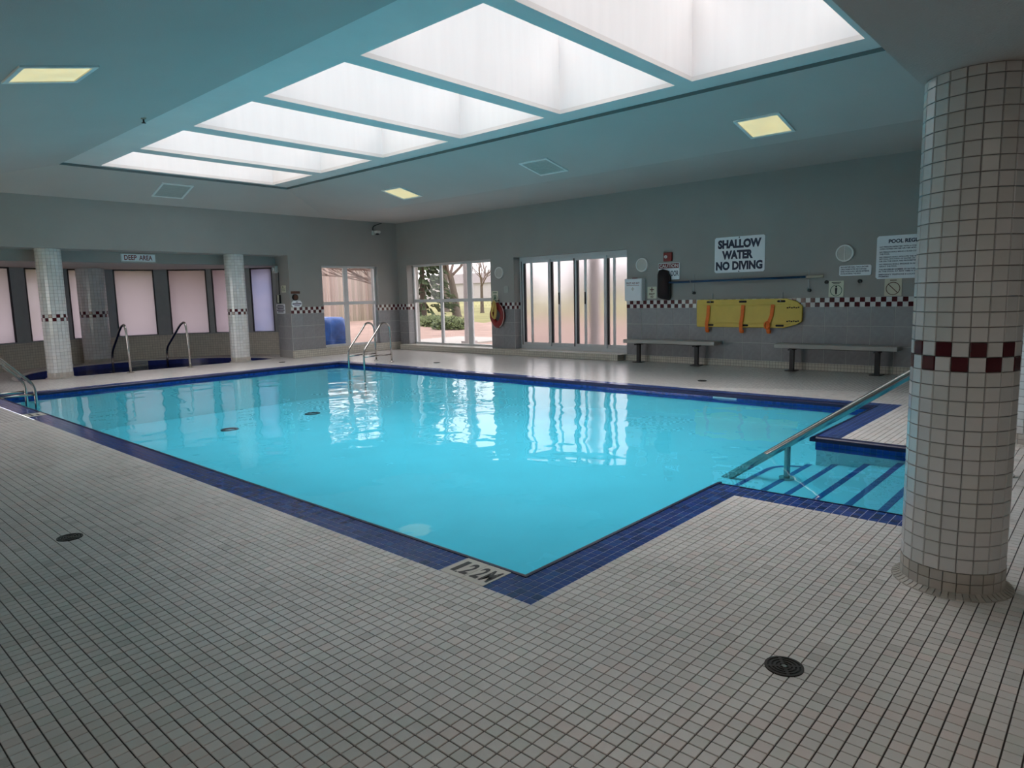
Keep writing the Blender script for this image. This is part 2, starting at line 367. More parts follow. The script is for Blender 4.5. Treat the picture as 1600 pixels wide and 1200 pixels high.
def tintf():
    r = random.random(); b = random.uniform(.94, 1.04)
    if r < .10: return (b*1.035, b*.975, b*.965)
    if r < .18: return (b*.95, b*.98, b*.96)
    if r < .22: return (b*.86, b*.86, b*.85)
    return (b, b, b)
def tintb():
    b = random.uniform(.7, 1.3); return (b*random.uniform(.9,1.1), b*random.uniform(.9,1.1), b)
G = .0055
def tile_mesh(name, mat, tint, h=.006):
    mb = MB(); mb.cur = tint; a = (P-G)/2; e = .0015
    vs = [(-a,-a,-h),(a,-a,-h),(a,a,-h),(-a,a,-h),(-a,-a,-e),(a,-a,-e),(a,a,-e),(-a,a,-e),(-a+e,-a+e,0),(a-e,-a+e,0),(a-e,a-e,0),(-a+e,a-e,0)]
    fs = [(8,9,10,11)]+[(4+k,4+(k+1)%4,8+(k+1)%4,8+k) for k in range(4)]+[(k,(k+1)%4,4+(k+1)%4,4+k) for k in range(4)]
    mb.add(vs, fs); return mb.mesh(name, mat)
deck_cells, cop_cells = [], []
for i in range(-100, 192):
    for j in range(-60, NY+1):
        k = cell_kind(i, j)
        if not k: continue
        x, y = gx(i+.5), gy(j+.5)
        if x > XW or math.hypot(x, y) > (11.5 if k == 'deck' else 99): continue
        q = to_px((x, y, 0))
        if k == 'deck' and not (q[2] > .3 and -500 < q[0] < 2100 and q[1] < 1650): continue
        vis = 5 < q[0] < 1595 and 5 < q[1] < 1195
        if k == 'coping' and i < 4 and (2.485 < y < 2.845 or 11.56 < y < 11.92): continue    # depth markers
        (deck_cells if k == 'deck' else cop_cells).append((0 if vis else 1, q[2], x, y))
def tile_field(cells, parent, mat, tfun, pname, sname, nvar=12, cap=300):
    cells.sort(); vars_ = [tile_mesh(pname, mat, tfun()) for _ in range(nvar)]
    for c in cells[:cap]: link(pname, random.choice(vars_), parent, (c[2], c[3], 0))
    mb = MB(); a = (P-G)/2
    for c in cells[cap:]:
        mb.cur = tfun(); mb.box(c[2]-a, c[2]+a, c[3]-a, c[3]+a, -.006, 0, bottom=False)
    stuff(mb.build(sname, mat, parent))
tile_field(deck_cells, floor, M['tile'], tintf, 'tile', 'tile_field')

pool = thing('swimming_pool', (6.2, 8.6, 0), 'large rectangular indoor swimming pool with turquoise water and blue tile edge', 'swimming pool')
tile_field(cop_cells, pool, M['blue'], tintb, 'coping_tile', 'coping_field')
cb = MB()    # bed under the coping
zc = -.002
for a in [(X0,PX0,Y0,gy(NY)),(PX1,gx(NX),Y0,gy(NY)),(PX0,PX1,PY1,gy(NY)),(PX0,RX0,Y0,PY0),(RX1,PX1,Y0,PY0),(gx(41),RX0,gy(-24),Y0),(RX0,gx(86),gy(-24),RY0)]:
    cb.add([(a[0],a[2],zc),(a[1],a[2],zc),(a[1],a[3],zc),(a[0],a[3],zc)], [(0,1,2,3)])
cb.build('coping_bed', pm('coping_grout', (.26,.31,.48), .7, .1, 20), pool)
# rounded nosing along the inner edge
ns = MB(); w = .056
def nosing(a, b, inward):
    A, B = Vector((*a, 0)), Vector((*b, 0)); I = Vector((*inward, 0)); prof = [(0,.004)]+[(w*math.sin(R(t)), .004-.03+.03*math.cos(R(t))) for t in (20,45,70,90)]+[(w,-.055),(0,-.055)]
    k = len(prof); vs = [p+I*u+VZ*v for p in (A, B) for u, v in prof]
    ns.add(vs, [tuple(range(k)), tuple(range(2*k-1,k-1,-1))]+[(q,(q+1)%k,k+(q+1)%k,k+q) for q in range(k)])
loop = [((PX0,PY0),(PX0,PY1),(1,0)),((PX0,PY1),(PX1,PY1),(0,-1)),((PX1,PY1),(PX1,PY0),(-1,0)),((PX0,PY0),(RX0+w,PY0),(0,1)),((RX1-w,PY0),(PX1,PY0),(0,1)),
        ((RX0,RY0),(RX0,PY0),(1,0)),((RX1,RY0),(RX1,PY0),(-1,0)),((RX0,RY0),(RX1,RY0),(0,1))]
for a in loop: nosing(*a)
ns.build('nosing', M['navy'], pool)
# waterline tile bands and basin walls
WZ = -.08; BZ0, BZ1 = -.40, -.85
e = .012
for k_, a in (('y',(PX0,PX0+e,PY0,PY1)),('y',(PX1-e,PX1,PY0,PY1)),('y',(RX0,RX0+e,RY0,PY0)),('y',(RX1-e,RX1,RY0,PY0)),('x',(PX0,PX1,PY1-e,PY1)),('x',(PX0,RX0,PY0,PY0+e)),('x',(RX1,PX1,PY0,PY0+e)),('x',(RX0,RX1,RY0,RY0+e))):
    mb = MB(); mb.box(*a, -.15, -.02); mb.build('waterline_band', M['bluegrid_'+k_], pool)
bs = MB()
def bwall(a, b, d=-1.3): bs.add([(*a,-.006),(*b,-.006),(*b,d),(*a,d)], [(0,1,2,3)])
bwall((PX0,PY0),(PX0,PY1)); bwall((PX0,PY1),(PX1,PY1)); bwall((PX1,PY1),(PX1,PY0)); bwall((PX0,PY0),(RX0,PY0)); bwall((RX1,PY0),(PX1,PY0))
bwall((RX0,RY0),(RX0,PY0)); bwall((RX1,RY0),(RX1,PY0)); bwall((RX0,RY0),(RX1,RY0))
bs.add([(PX0,RY0,BZ0),(PX1,RY0,BZ0),(PX1,6,BZ0),(PX0,6,BZ0),(PX1,13,BZ1),(PX0,13,BZ1),(PX1,PY1,BZ1),(PX0,PY1,BZ1)], [(0,1,2,3),(3,2,4,5),(5,4,6,7)])
bs.build('basin', M['basin'], pool)
# entry steps, each with a dark blue nosing line
ST = [(1.31,-.125),(1.60,-.178),(1.905,-.232),(2.21,-.281),(2.47,-.317)]
yprev = RY0
for k, (ye, z) in enumerate(ST):
    sm = MB(); sm.box(RX0+e, RX1-e, yprev, ye, BZ0-.02, z); st = sm.build('step', M['basin'], pool)
    lm = MB(); lm.box(RX0+e, RX1-e, ye-.055, ye+.003, z-.03, z+.002); lm.build('step_nosing', M['nosing_blue'], st); yprev = ye
poly = [(RX0+e,2.47),(RX0+e,2.78)]+[(7.12,2.79)]+[(7.12+.34*math.sin(R(t)), 2.45+.34*math.cos(R(t))) for t in (20,40,60,80,90)]+[(7.46,2.42)]
FZ = lambda z: (Vector((0,0,z)), VX, VY, VZ)
sm = MB(); sm.prism(FZ(0), poly, BZ0-.02, -.352); st = sm.build('step', M['basin'], pool)
inn = [(RX0+e,2.725),(7.12,2.735)]+[(7.12+.285*math.sin(R(t)), 2.45+.285*math.cos(R(t))) for t in (20,40,60,80,90)]
out = poly[1:-1]; lm = MB(); k = len(out)
lm.add([(*p,-.349) for p in out]+[(*p,-.349) for p in inn]+[(*p,-.38) for p in out], [(i,k+i,k+i+1,i+1) for i in range(k-1)]+[(i,i+1,2*k+i+1,2*k+i) for i in range(k-1)])
lm.build('step_nosing', M['nosing_blue'], st)
for (x, y) in ((7.75,12.75),(5.75,12.35)):
    zz = BZ0+(BZ1-BZ0)*min(1,max(0,(y-6)/7)); dm = MB(); dm.disc((Vector((x,y,zz)),VX,VY,VZ), .16, 0, .02, 28, .11); dm.build('main_drain', M['drain'], pool)
wt = MB(); wt.add([(PX0,PY0,WZ),(RX0,PY0,WZ),(RX0,RY0,WZ),(RX1,RY0,WZ),(RX1,PY0,WZ),(PX1,PY0,WZ),(PX1,PY1,WZ),(PX0,PY1,WZ)], [(0,1,2,3,4,5,6,7)])
wo = wt.build('water', M['water'], pool); wo['label'] = 'still turquoise water surface'
sk = MB(); sk.box(PX1-.02, PX1-.01, 4.33, 4.71, -.085, -.035); sk.build('skimmer_plate', M['white'], pool)
for yc, s in ((2.665,'1.22M'),(11.74,None)):
    mk = MB()
    for a, b in ((-.172,-.002),(.002,.172)): mk.box(X0+.003, PX0-.003, yc+a, yc+b, -.006, .003)
    mo = mk.build('depth_marker', M['marker'], pool)
    if s: mo['label'] = 'white depth marker tiles lettered 1.22M'
    t = MB(); fr = (Vector((X0+.117, yc, .004)), -VY, VX, VZ)
    if s:
        letter(t, fr, '1', -.135, -.098, -.075, .075, 0, .03); letter(t, fr, '2', -.072, -.012, -.075, .075, 0, .03); letter(t, fr, '2', .018, .074, -.075, .075, 0, .03); letter(t, fr, 'M', .088, .158, -.075, .075, 0, .03)
        t.disc(fr, .008, 0, .0005, 10, 0, -.085, -.072)
    else:
        t.obox(fr, -.12, .12, -.06, -.03, 0, .001); t.obox(fr, -.05, .12, .02, .05, 0, .001)
    t.build('lettering', M['inkblack'], mo)

# spa
spa = thing('spa_pool', (6.6, 18.9, 0), 'rounded dark blue hot tub in the window bay behind two columns', 'hot tub')
sb = MB(); k = nsp+1
sb.add([(*p,-.004) for p in ell]+[(*p,-.9) for p in ell], [(i,i+1,k+1+i,k+i) for i in range(nsp)]+[(nsp,0,k,k+nsp)]+[tuple(range(k,2*k))])
sb.build('basin', M['spablue'], spa)
rim = MB()
ell2 = [(SPC[0]+(SRX+.16)*math.cos(math.pi*q/nsp), SPC[1]+(SRY+.16)*math.sin(math.pi*q/nsp)) for q in range(nsp+1)]
rim.add([(*p,.012) for p in ell]+[(*p,.012) for p in ell2]+[(*p,-.006) for p in ell], [(i,k+i,k+1+i,i+1) for i in range(nsp)]+[(i,i+1,2*k+i+1,2*k+i) for i in range(nsp)])
rim.build('rim', M['beige_tile'], spa)
sw = MB(); sw.add([(*p,-.13) for p in ell], [tuple(range(k))]); sw.build('water', M['spawater'], spa)
sg = MB(); fg = (Vector((7.05,20.33,-.07)), VX, VZ, -VY)
for a in ((-.22,.22,-.06,-.045),(-.22,.22,.045,.06),(-.22,-.2,-.06,.06),(.2,.22,-.06,.06)): sg.obox(fg, *a, 0, .05)
for q in range(3): sg.obox(fg, -.2, .2, -.035+q*.028, -.02+q*.028, 0, .03)
sg.build('skimmer_grille', M['ventmat'], spa)

# ------------------------------------------------------------------ walls
HD = 2.57
wr = MB()
wr.box(XW, XW+.45, -3, 17.5, HD, 4.3)
for a, b in ((-3, 8.69), (12.2, 13.05), (16.62, 17.5)): wr.box(XW, XW+.45, a, b, -.02, HD)
for a, b in ((8.69, 12.2), (13.05, 16.62)): wr.box(XW, XW+.45, a, b, -.02, .15)
wall_r = struct(wr.build('wall_right', M['paint']), 'grey painted wall with grey tile dado and checkered band', 'wall')
wb = MB(); AX = 9.9; WX0, WX1 = 10.93, 12.88
wb.box(-3, AX, YB, 17.75, 2.79, 4.4); wb.box(AX, XW+.3, YB, YB+.35, 2.54, 4.4)
wb.box(AX, WX0, YB, YB+.35, -.02, 2.54); wb.box(WX1, XW, YB, YB+.35, -.02, 2.54); wb.box(WX0, WX1, YB, YB+.35, -.02, .22)
wb.box(AX, AX+.75, YB+.35, 17.79, -.02, 3.0); wb.box(10.40, 10.65, 17.79, 18.9, -.02, 3.0)
wb.box(-3, AX, 17.75, 18.0, 2.55, 3.0); wb.box(-3, 2.25, YB, 17.75, -.02, 2.79)
wall_b = struct(wb.build('wall_back', M['paint']), 'grey painted back wall with header over the spa bay', 'wall')
wl = MB(); LW = (10.6, 15.4)  # opening for the added fill window
wl.box(-3.2, -3, -3.2, 17.75, -.02, .6); wl.box(-3.2, -3, -3.2, 17.75, 2.5, 3.0); wl.box(-3.2, -3, -3.2, LW[0], .6, 2.5); wl.box(-3.2, -3, LW[1], 17.75, .6, 2.5)
struct(wl.build('wall_left', M['paint']), 'plain grey wall left of the pool', 'wall')
wf = MB(); wf.box(-3.2, XW+.3, -3.2, -3, -.02, 3.0); struct(wf.build('wall_front', M['paint']), 'plain grey wall at the near end', 'wall')

def checker(parent, fr, u0, u1, z0=1.215, s=.0875, phase=0):
    n = max(1, round((u1-u0)/s)); du = (u1-u0)/n
    ms = {}
    for q in (0, 1):
        mb = MB(); mb.obox((Vector((0,0,0)),)+fr[1:], -du/2+.002, du/2-.002, -s/2+.002, s/2-.002, -.002, .010)
        ms[q] = mb.mesh('checker_tile', M['white_tile'] if q else M['maroon_tile'])
    O, U, V, N = fr; O = Vector((O.x, O.y, 0))
    for i in range(n):
        for r_ in (0, 1):
            link('checker_tile', ms[(i+r_+phase) % 2], parent, O+U*(u0+(i+.5)*du)+V*(z0+(r_+.5)*s))
    b = MB(); b.obox((O,U,V,N), u0, u1, z0, z0+2*s, -.004, .003); b.build('checker_bed', M['joint'], parent)
def dado(parent, fr, u0, u1, z0, z1, rows=3, wid=.40):
    n = max(1, round((u1-u0)/wid)); du = (u1-u0)/n; dz = (z1-z0)/rows; O, U, V, N = fr; O = Vector((O.x,O.y,0)); me = []
    for _ in range(3):
        mb = MB(); t = random.uniform(.9,1.08); mb.cur = (t,t,t); mb.obox((Vector((0,0,0)),U,V,N), -du/2+.004, du/2-.004, -dz/2+.004, dz/2-.004, -.002, .009); me.append(mb.mesh('wall_tile', M['grey_tile']))
    for i in range(n):
        for r_ in range(rows): link('wall_tile', random.choice(me), parent, O+U*(u0+(i+.5)*du)+V*(z0+(r_+.5)*dz))
    b = MB(); b.obox((O,U,V,N), u0, u1, z0, z1, -.004, .005); b.build('tile_bed', M['joint'], parent)
# right wall: long run (u grows towards -Y)
checker(wall_r, FR(8.69,0), 0, 7.2); dado(wall_r, FR(8.69,0), 0, 7.2, .135, 1.215)
checker(wall_r, FR(13.05,0), 0, .85, phase=1); dado(wall_r, FR(13.05,0), 0, .85, .15, 1.215)
checker(wall_r, FR(17.05,0), 0, .43); dado(wall_r, FR(17.05,0), 0, .43, .15, 1.215)
FS = lambda x, y: (Vector((x,y,0)), VX, VZ, -VY)       # reveal facing -Y
checker(wall_r, FS(XW,12.2), 0, .24, phase=1); dado(wall_r, FS(XW,12.2), 0, .24, .15, 1.215)
checker(wall_r, FS(XW,16.62), 0, .24); dado(wall_r, FS(XW,16.62), 0, .24, .15, 1.215)
# back wall
checker(wall_b, FB(AX,0), 0, WX0-AX); dado(wall_b, FB(AX,0), 0, WX0-AX, .20, 1.215)
checker(wall_b, FB(WX1,0), 0, XW-WX1, phase=1); dado(wall_b, FB(WX1,0), 0, XW-WX1, .22, 1.215)
FRW = lambda x, y: (Vector((x,y,0)), -VY, VZ, -VX)
dado(wall_b, FRW(AX,17.79), 0, 17.79-YB, .20, 1.215); dado(wall_b, FRW(WX1,YB+.22), 0, .22, .22, 1.215); checker(wall_b, FRW(WX1,YB+.22), 0, .22)
# tile skirting and the raised step under the glass
b = MB(); b.box(XW-.016, XW, -3, 8.72, -.004, .135); struct(b.build('baseboard_right', M['plinth_y']), 'beige mosaic tile skirting along the bench wall', 'baseboard')
b = MB(); b.box(AX-.02, WX0+.05, YB-.09, YB, -.004, .20); b.box(WX0, XW, YB-.05, YB, -.004, .22); struct(b.build('baseboard_back', M['plinth_x']), 'beige mosaic tile plinth under the back wall', 'baseboard')
b = MB(); b.box(XW-.27, XW, 8.78, 16.75, -.004, .142); o = struct(b.build('trim_1', M['plinth_y']), 'beige tiled step running under the glass doors', 'step')
b = MB(); b.box(XW-.275, XW+.27, 8.69, 12.2, .142, .152); b.box(XW-.275, XW, 12.2, 13.05, .142, .152); b.box(XW-.275, XW+.27, 13.05, 16.62, .142, .152); b.box(XW-.275, XW, 16.62, 16.755, .142, .152)
b.build('step_top', M['plinth_top'], o)

# bay wall with film covered windows
def bp(a, r=BAYR): return (BAYC[0]+r*math.sin(R(a)), BAYC[1]+r*math.cos(R(a)))
ZS, ZT = .66, 2.55
wins = [(-72,-60),(-57,-43.5),(-41,-30.1),(-24.8,-13.3),(-10.06,2.5),(5.3,19.15),(23.9,38.08),(40.04,53.24),(55.5,65.45)]
solids = []; prev = -92
for a, b_ in wins: solids.append((prev, a)); prev = b_
solids.append((prev, 70))
sill, hdr, post = MB(), MB(), MB()
def chord(mb, a, b_, z0, z1, r0, r1):
    n = max(1, int(abs(b_-a)/8)+1)
    for q in range(n):
        a0, a1 = a+(b_-a)*q/n, a+(b_-a)*(q+1)/n
        p = [bp(a0,r0), bp(a1,r0), bp(a1,r1), bp(a0,r1)]
        mb.add([(*t,z0) for t in p]+[(*t,z1) for t in p], [(3,2,1,0),(4,5,6,7),(0,1,5,4),(1,2,6,5),(2,3,7,6),(3,0,4,7)])
edges = sorted(set([-92, 70]+[t for w_ in wins for t in w_]))
for a, b_ in zip(edges[:-1], edges[1:]):
    chord_n = [(a, b_)]
    p = [bp(a), bp(b_), bp(b_,BAYR+.3), bp(a,BAYR+.3)]
    for mb, z0, z1 in ((sill,-.02,ZS),(hdr,ZT,3.0)):
        mb.add([(*t,z0) for t in p]+[(*t,z1) for t in p], [(3,2,1,0),(4,5,6,7),(0,1,5,4),(1,2,6,5),(2,3,7,6),(3,0,4,7)])
wbay = struct(sill.build('wall_bay', M['baytile']), 'beige mosaic wall below the curved window bay', 'wall')
hdr.build('header', M['paint'], wbay)
for a, b_ in solids:
    mb = MB(); p = [bp(a), bp(b_), bp(b_,BAYR+.3), bp(a,BAYR+.3)]
    mb.add([(*t,ZS) for t in p]+[(*t,ZT) for t in p], [(3,2,1,0),(4,5,6,7),(0,1,5,4),(1,2,6,5),(2,3,7,6),(3,0,4,7)])
    mb.build('post', M['alu_grey'], wbay)
sl = MB()
for a, b_ in zip(edges[:-1], edges[1:]):
    p = [bp(a,BAYR-.04), bp(b_,BAYR-.04), bp(b_,BAYR+.1), bp(a,BAYR+.1)]
    sl.add([(*t,ZS) for t in p]+[(*t,ZS+.025) for t in p], [(3,2,1,0),(4,5,6,7),(0,1,5,4),(1,2,6,5),(2,3,7,6),(3,0,4,7)])
sl.build('sill', M['alu_grey'], wbay)
WN = 3
pos = ['at the far left of the spa bay','second from the left of the spa bay','left of the first tiled column','behind the first tiled column','left of the rear spa column','right of the rear spa column','middle of the bay right of the wide post','behind the second tiled column','bluish, at the right end of the spa bay']
for k_, (a, b_) in enumerate(wins):
    A, B = Vector((*bp(a,BAYR+.02),0)), Vector((*bp(b_,BAYR+.02),0)); U = (B-A).normalized(); N = U.cross(VZ); L_ = (B-A).length
    fr = (A, U, VZ, N); mid = (A+B)/2
    wo = struct(thing('window_%d' % (WN+k_), (mid.x, mid.y, ZS), 'filmed fixed window '+pos[k_], 'window'))
    mb = MB(); t = .035
    mb.obox(fr, 0, L_, ZS, ZS+t, -.03, .02); mb.obox(fr, 0, L_, ZT-t, ZT, -.03, .02); mb.obox(fr, 0, t, ZS, ZT, -.03, .02); mb.obox(fr, L_-t, L_, ZS, ZT, -.03, .02)
    mb.build('window_frame', M['dark'], wo)
    mb = MB(); mb.add([fr[0]+U*u_+VZ*z_-N*.01 for u_, z_ in ((t,ZS+t),(L_-t,ZS+t),(L_-t,ZT-t),(t,ZT-t))], [(0,1,2,3)]); mb.build('pane', M['film_tarp_blue'] if k_ in (8,) else M['film_pink'], wo)

# ------------------------------------------------------------------ ceiling and skylight
EX0, EX1, EY0, EY1, EZ, CZ = 4.33, 9.21, 2.0, 15.69, 4.30, 3.865
cl = MB(); zl = lambda x: EZ-.22*(EX0-x)
v = {'a':(EX0,EY0,EZ),'b':(EX1,EY0,EZ),'c':(EX1,EY1,EZ),'d':(EX0,EY1,EZ),'e':(11.2,.85,CZ),'f':(11.2,YB,CZ),'g':(XW,.85,CZ),'h':(XW,YB,CZ),'i':(2.35,.85,zl(2.35)),'j':(2.35,YB,zl(2.35)),'k':(-3,.85,zl(-3)),'l':(-3,YB,zl(-3))}
nm = list(v); ix = lambda s: tuple(nm.index(q) for q in s)
cl.add([v[q] for q in nm], [ix('bcfe'), ix('efhg'), ix('cdjf'), ix('dai')+ix('klj'), ix('abei')])
ceil = struct(cl.build('ceiling', M['ceil']), 'grey stucco ceiling sloping up to the skylight', 'ceiling')
s_ = MB(); SZ = 2.556; s_.box(-3, XW, -3, .75, SZ, SZ+.02); s_.box(-3, XW, .75, .85, SZ, 4.4); s_.build('soffit', M['ceil'], ceil)
al = MB(); al.box(1.5, AX+.6, 17.99, 21.8, ZT, ZT+.05); al.build('alcove_ceiling', M['ceil'], ceil)
sky = struct(thing('skylight', (6.8, 9, EZ), 'long skylight of six deep white light wells in the ceiling', 'skylight'))
FZ1 = 4.35
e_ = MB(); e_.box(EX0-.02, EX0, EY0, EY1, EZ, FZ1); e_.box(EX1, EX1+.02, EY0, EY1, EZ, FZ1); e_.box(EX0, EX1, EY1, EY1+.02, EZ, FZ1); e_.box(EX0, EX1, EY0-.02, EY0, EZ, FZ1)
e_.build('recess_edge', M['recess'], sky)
OX0, OX1 = 5.03, 8.77
fm = MB()
fm.box(EX0, OX0, EY0, EY1, FZ1, FZ1+.06); fm.box(OX1, EX1, EY0, EY1, FZ1, FZ1+.06)
ys = [EY0]+[t for b_ in BAYS for t in b_]+[EY1]
for q in range(0, len(ys), 2): fm.box(OX0, OX1, ys[q], ys[q+1], FZ1, FZ1+.06)
fm.build('frame', M['frame_teal'], sky)
WT = 5.55
for a, b_ in BAYS:
    wm = MB(); t = .05
    wm.box(OX0-t, OX0, a-t, b_+t, FZ1+.06, WT); wm.box(OX1, OX1+t, a-t, b_+t, FZ1+.06, WT); wm.box(OX0, OX1, a-t, a, FZ1+.06, WT); wm.box(OX0, OX1, b_, b_+t, FZ1+.06, WT)
    wo = wm.build('well', M['well'], sky)
    pn = MB(); pn.add([(OX0,a,WT-.05),(OX1,a,WT-.05),(OX1,b_,WT-.05),(OX0,b_,WT-.05)], [(0,1,2,3)]); pn.build('pane', M['skypane'], wo)

# panel lights and vents set into the slopes
def slope_frame(x, y, side):
    if side == 'R': z = CZ+(EZ-CZ)/(11.2-EX1)*(11.2-x); U = VY; V = Vector((1,0,-(EZ-CZ)/(11.2-EX1))).normalized()
    elif side == 'L': z = zl(x); U = -VY; V = Vector((-1,0,-.22)).normalized()
    else: z = CZ+(EZ-CZ)/(YB-EY1)*(YB-y); U = -VX; V = Vector((0,1,-(EZ-CZ)/(YB-EY1))).normalized()
    N = U.cross(V); N = N if N.z < 0 else -N
    return (Vector((x,y,z)), U, V, N)
def panel(x, y, side, lit, label):
    fr = slope_frame(x, y, side); s = .345; f = .045
    o = thing('panel_light' if lit else 'ceiling_vent', fr[0], label, 'ceiling light' if lit else 'vent', None)
    mb = MB()
    for a in ((-s,s,-s,-s+f),(-s,s,s-f,s),(-s,-s+f,-s+f,s-f),(s-f,s,-s+f,s-f)): mb.obox(fr, *a, -.01, .018)
    mb.build('frame', M['ventwhite'], o)
    mb = MB(); mb.obox(fr, -s+f, s-f, -s+f, s-f, -.01, .006); mb.build('diffuser' if lit else 'grille', M['lamp'] if lit else M['grille'], o)
    if not lit:
        g = MB()
        for q in range(13): t = -s+f+.02+q*(2*(s-f)-.04)/12; g.obox(fr, -s+f, s-f, t-.006, t+.006, .006, .014)
        g.build('louvres', M['ventmat'], o)
panel(10.52, 4.27, 'R', True, 'square yellow lit panel light above the shallow water sign')
panel(10.52, 8.57, 'R', False, 'square ceiling vent between the two lit panels above the right deck')
panel(10.52, 12.86, 'R', True, 'square yellow lit panel light near the far ceiling corner')
panel(6.70, 16.31, 'B', False, 'square ceiling vent behind the far end of the skylight')
for x_, y_, l in ((-2.0,-.7,'farthest left'),(-.2,-.7,'second from the left'),(1.6,-.7,'third from the left')):  # panels added out of view, count and strength chosen to light the near deck
    o = thing('panel_light', (x_,y_,SZ), 'bright square fill panel light added under the low soffit, '+l, 'ceiling light'); fr = (Vector((x_,y_,SZ)), VX, VY, -VZ); mb = MB(); q = .345
    for a in ((-q,q,-q,-q+.045),(-q,q,q-.045,q),(-q,-q+.045,-q+.045,q-.045),(q-.045,q,-q+.045,q-.045)): mb.obox(fr, *a, -.01, .018)
    mb.build('frame', M['ventwhite'], o); mb = MB(); mb.obox(fr, -q+.045, q-.045, -q+.045, q-.045, -.01, .006); mb.build('diffuser', M['fill_lamp'], o)
panel(2.24, 8.10, 'L', True, 'square yellow lit panel light left of the skylight')
sp = thing('sprinkler_head', (4.15, 10.9, zl(4.15)), 'small brass sprinkler head on the ceiling left of skylight', 'sprinkler')
mb = MB(); mb.cyl((4.15,10.9), .035, zl(4.15)-.02, zl(4.15)+.01, 14); mb.build('flange', M['beigeplastic'], sp)
mb = MB(); mb.cyl((4.15,10.9), .012, zl(4.15)-.07, zl(4.15)-.02, 10); mb.cyl((4.15,10.9), .03, zl(4.15)-.075, zl(4.15)-.068, 12); mb.build('deflector', M['drain'], sp)

# ------------------------------------------------------------------ windows and sliding doors
def frame_window(name, fr, w, z0, z1, vbars, hbar, label, fmat, pmat, n=-.12):
    o = struct(thing(name, fr[0]+fr[1]*(w/2)+VZ*z0, label, 'window')); t = .055; mb = MB()
    mb.obox(fr, 0, w, z0, z0+t, n-.07, n); mb.obox(fr, 0, w, z1-t, z1, n-.07, n); mb.obox(fr, 0, t, z0+t, z1-t, n-.07, n); mb.obox(fr, w-t, w, z0+t, z1-t, n-.07, n)
    mb.build('window_frame', fmat, o)
    xs = [t]+[q for b_ in vbars for q in b_]+[w-t]
    for b_ in vbars: mb = MB(); mb.obox(fr, b_[0], b_[1], z0+t, z1-t, n-.06, n-.004); mb.build('mullion', fmat, o)
    for q in range(0, len(xs), 2):
        mb = MB(); mb.obox(fr, xs[q], xs[q+1], hbar[0], hbar[1], n-.055, n-.006); mb.build('transom', fmat, o)
        for a, b_ in ((z0+t,hbar[0]),(hbar[1],z1-t)):
            mb = MB(); mb.add([fr[0]+fr[1]*u+VZ*z+fr[3]*(n-.035) for u, z in ((xs[q],a),(xs[q+1],a),(xs[q+1],b_),(xs[q],b_))], [(0,1,2,3)]); mb.build('pane', pmat, o)
    return o
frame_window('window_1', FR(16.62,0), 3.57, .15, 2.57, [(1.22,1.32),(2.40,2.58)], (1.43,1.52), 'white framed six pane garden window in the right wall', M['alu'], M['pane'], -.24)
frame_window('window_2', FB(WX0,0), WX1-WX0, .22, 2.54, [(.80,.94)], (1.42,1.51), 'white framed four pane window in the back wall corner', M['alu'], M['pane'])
frame_window('window_12', (Vector((-3,LW[0],0)), VY, VZ, VX), LW[1]-LW[0], .6, 2.5, [(1.55,1.63),(3.17,3.25)], (1.9,1.98), 'wide white framed fill window added in the unseen left wall', M['alu'], M['skypane'], -.06)  # unseen window added to brighten the deck
door = struct(thing('door_1', (XW+.2, 10.45, .15), 'row of fogged sliding glass doors in white aluminium frames', 'door'))
fr = FR(12.2, 0); n = -.24; dz0, dz1 = .152, 2.57
mb = MB(); wd = 3.51
mb.obox(fr, 0, wd, dz0, dz0+.08, n-.16, n); mb.obox(fr, 0, wd, dz1-.09, dz1, n-.16, n); mb.obox(fr, 0, .05, dz0+.08, dz1-.09, n-.16, n); mb.obox(fr, wd-.05, wd, dz0+.08, dz1-.09, n-.16, n)
mb.build('door_frame', M['alu'], door)
pans = [(.05,1.02,0),(.94,1.88,1),(1.80,2.76,0),(2.68,3.46,1)]
for k_, (a, b_, ly) in enumerate(pans):
    nn = n-.02-.055*ly; z0, z1 = dz0+.08, dz1-.09; s = .07; mb = MB()
    mb.obox(fr, a, a+s, z0, z1, nn-.045, nn); mb.obox(fr, b_-s, b_, z0, z1, nn-.045, nn); mb.obox(fr, a+s, b_-s, z0, z0+.09, nn-.045, nn); mb.obox(fr, a+s, b_-s, z1-.07, z1, nn-.045, nn)
    dp = mb.build('door_panel', M['alu'], door)
    mb = MB(); mb.obox(fr, a+s, b_-s, z0+.09, z1-.07, nn-.026, nn-.018); mb.build('pane', M['fog'], dp)
    mb = MB(); mb.obox(fr, a+s, a+s+.05, z0+.09, z1-.07, nn-.05, nn+.004); mb.obox(fr, a-.012, a+.012, z0+.02, z1-.02, nn-.03, nn+.012); mb.build('gasket', M['dark'], dp)
    u = a+.36*(b_-a); mb = MB(); mb.obox(fr, u-.035, u+.035, z0+.09, z1-.07, nn-.012, nn+.010); mb.build('screen_stile', M['alu'], dp)
    if k_ in (1, 2):
        mb = MB(); mb.obox(fr, u-.014, u+.014, 1.32, 1.62, nn+.010, nn+.035); mb.build('handle', M['black'], dp)

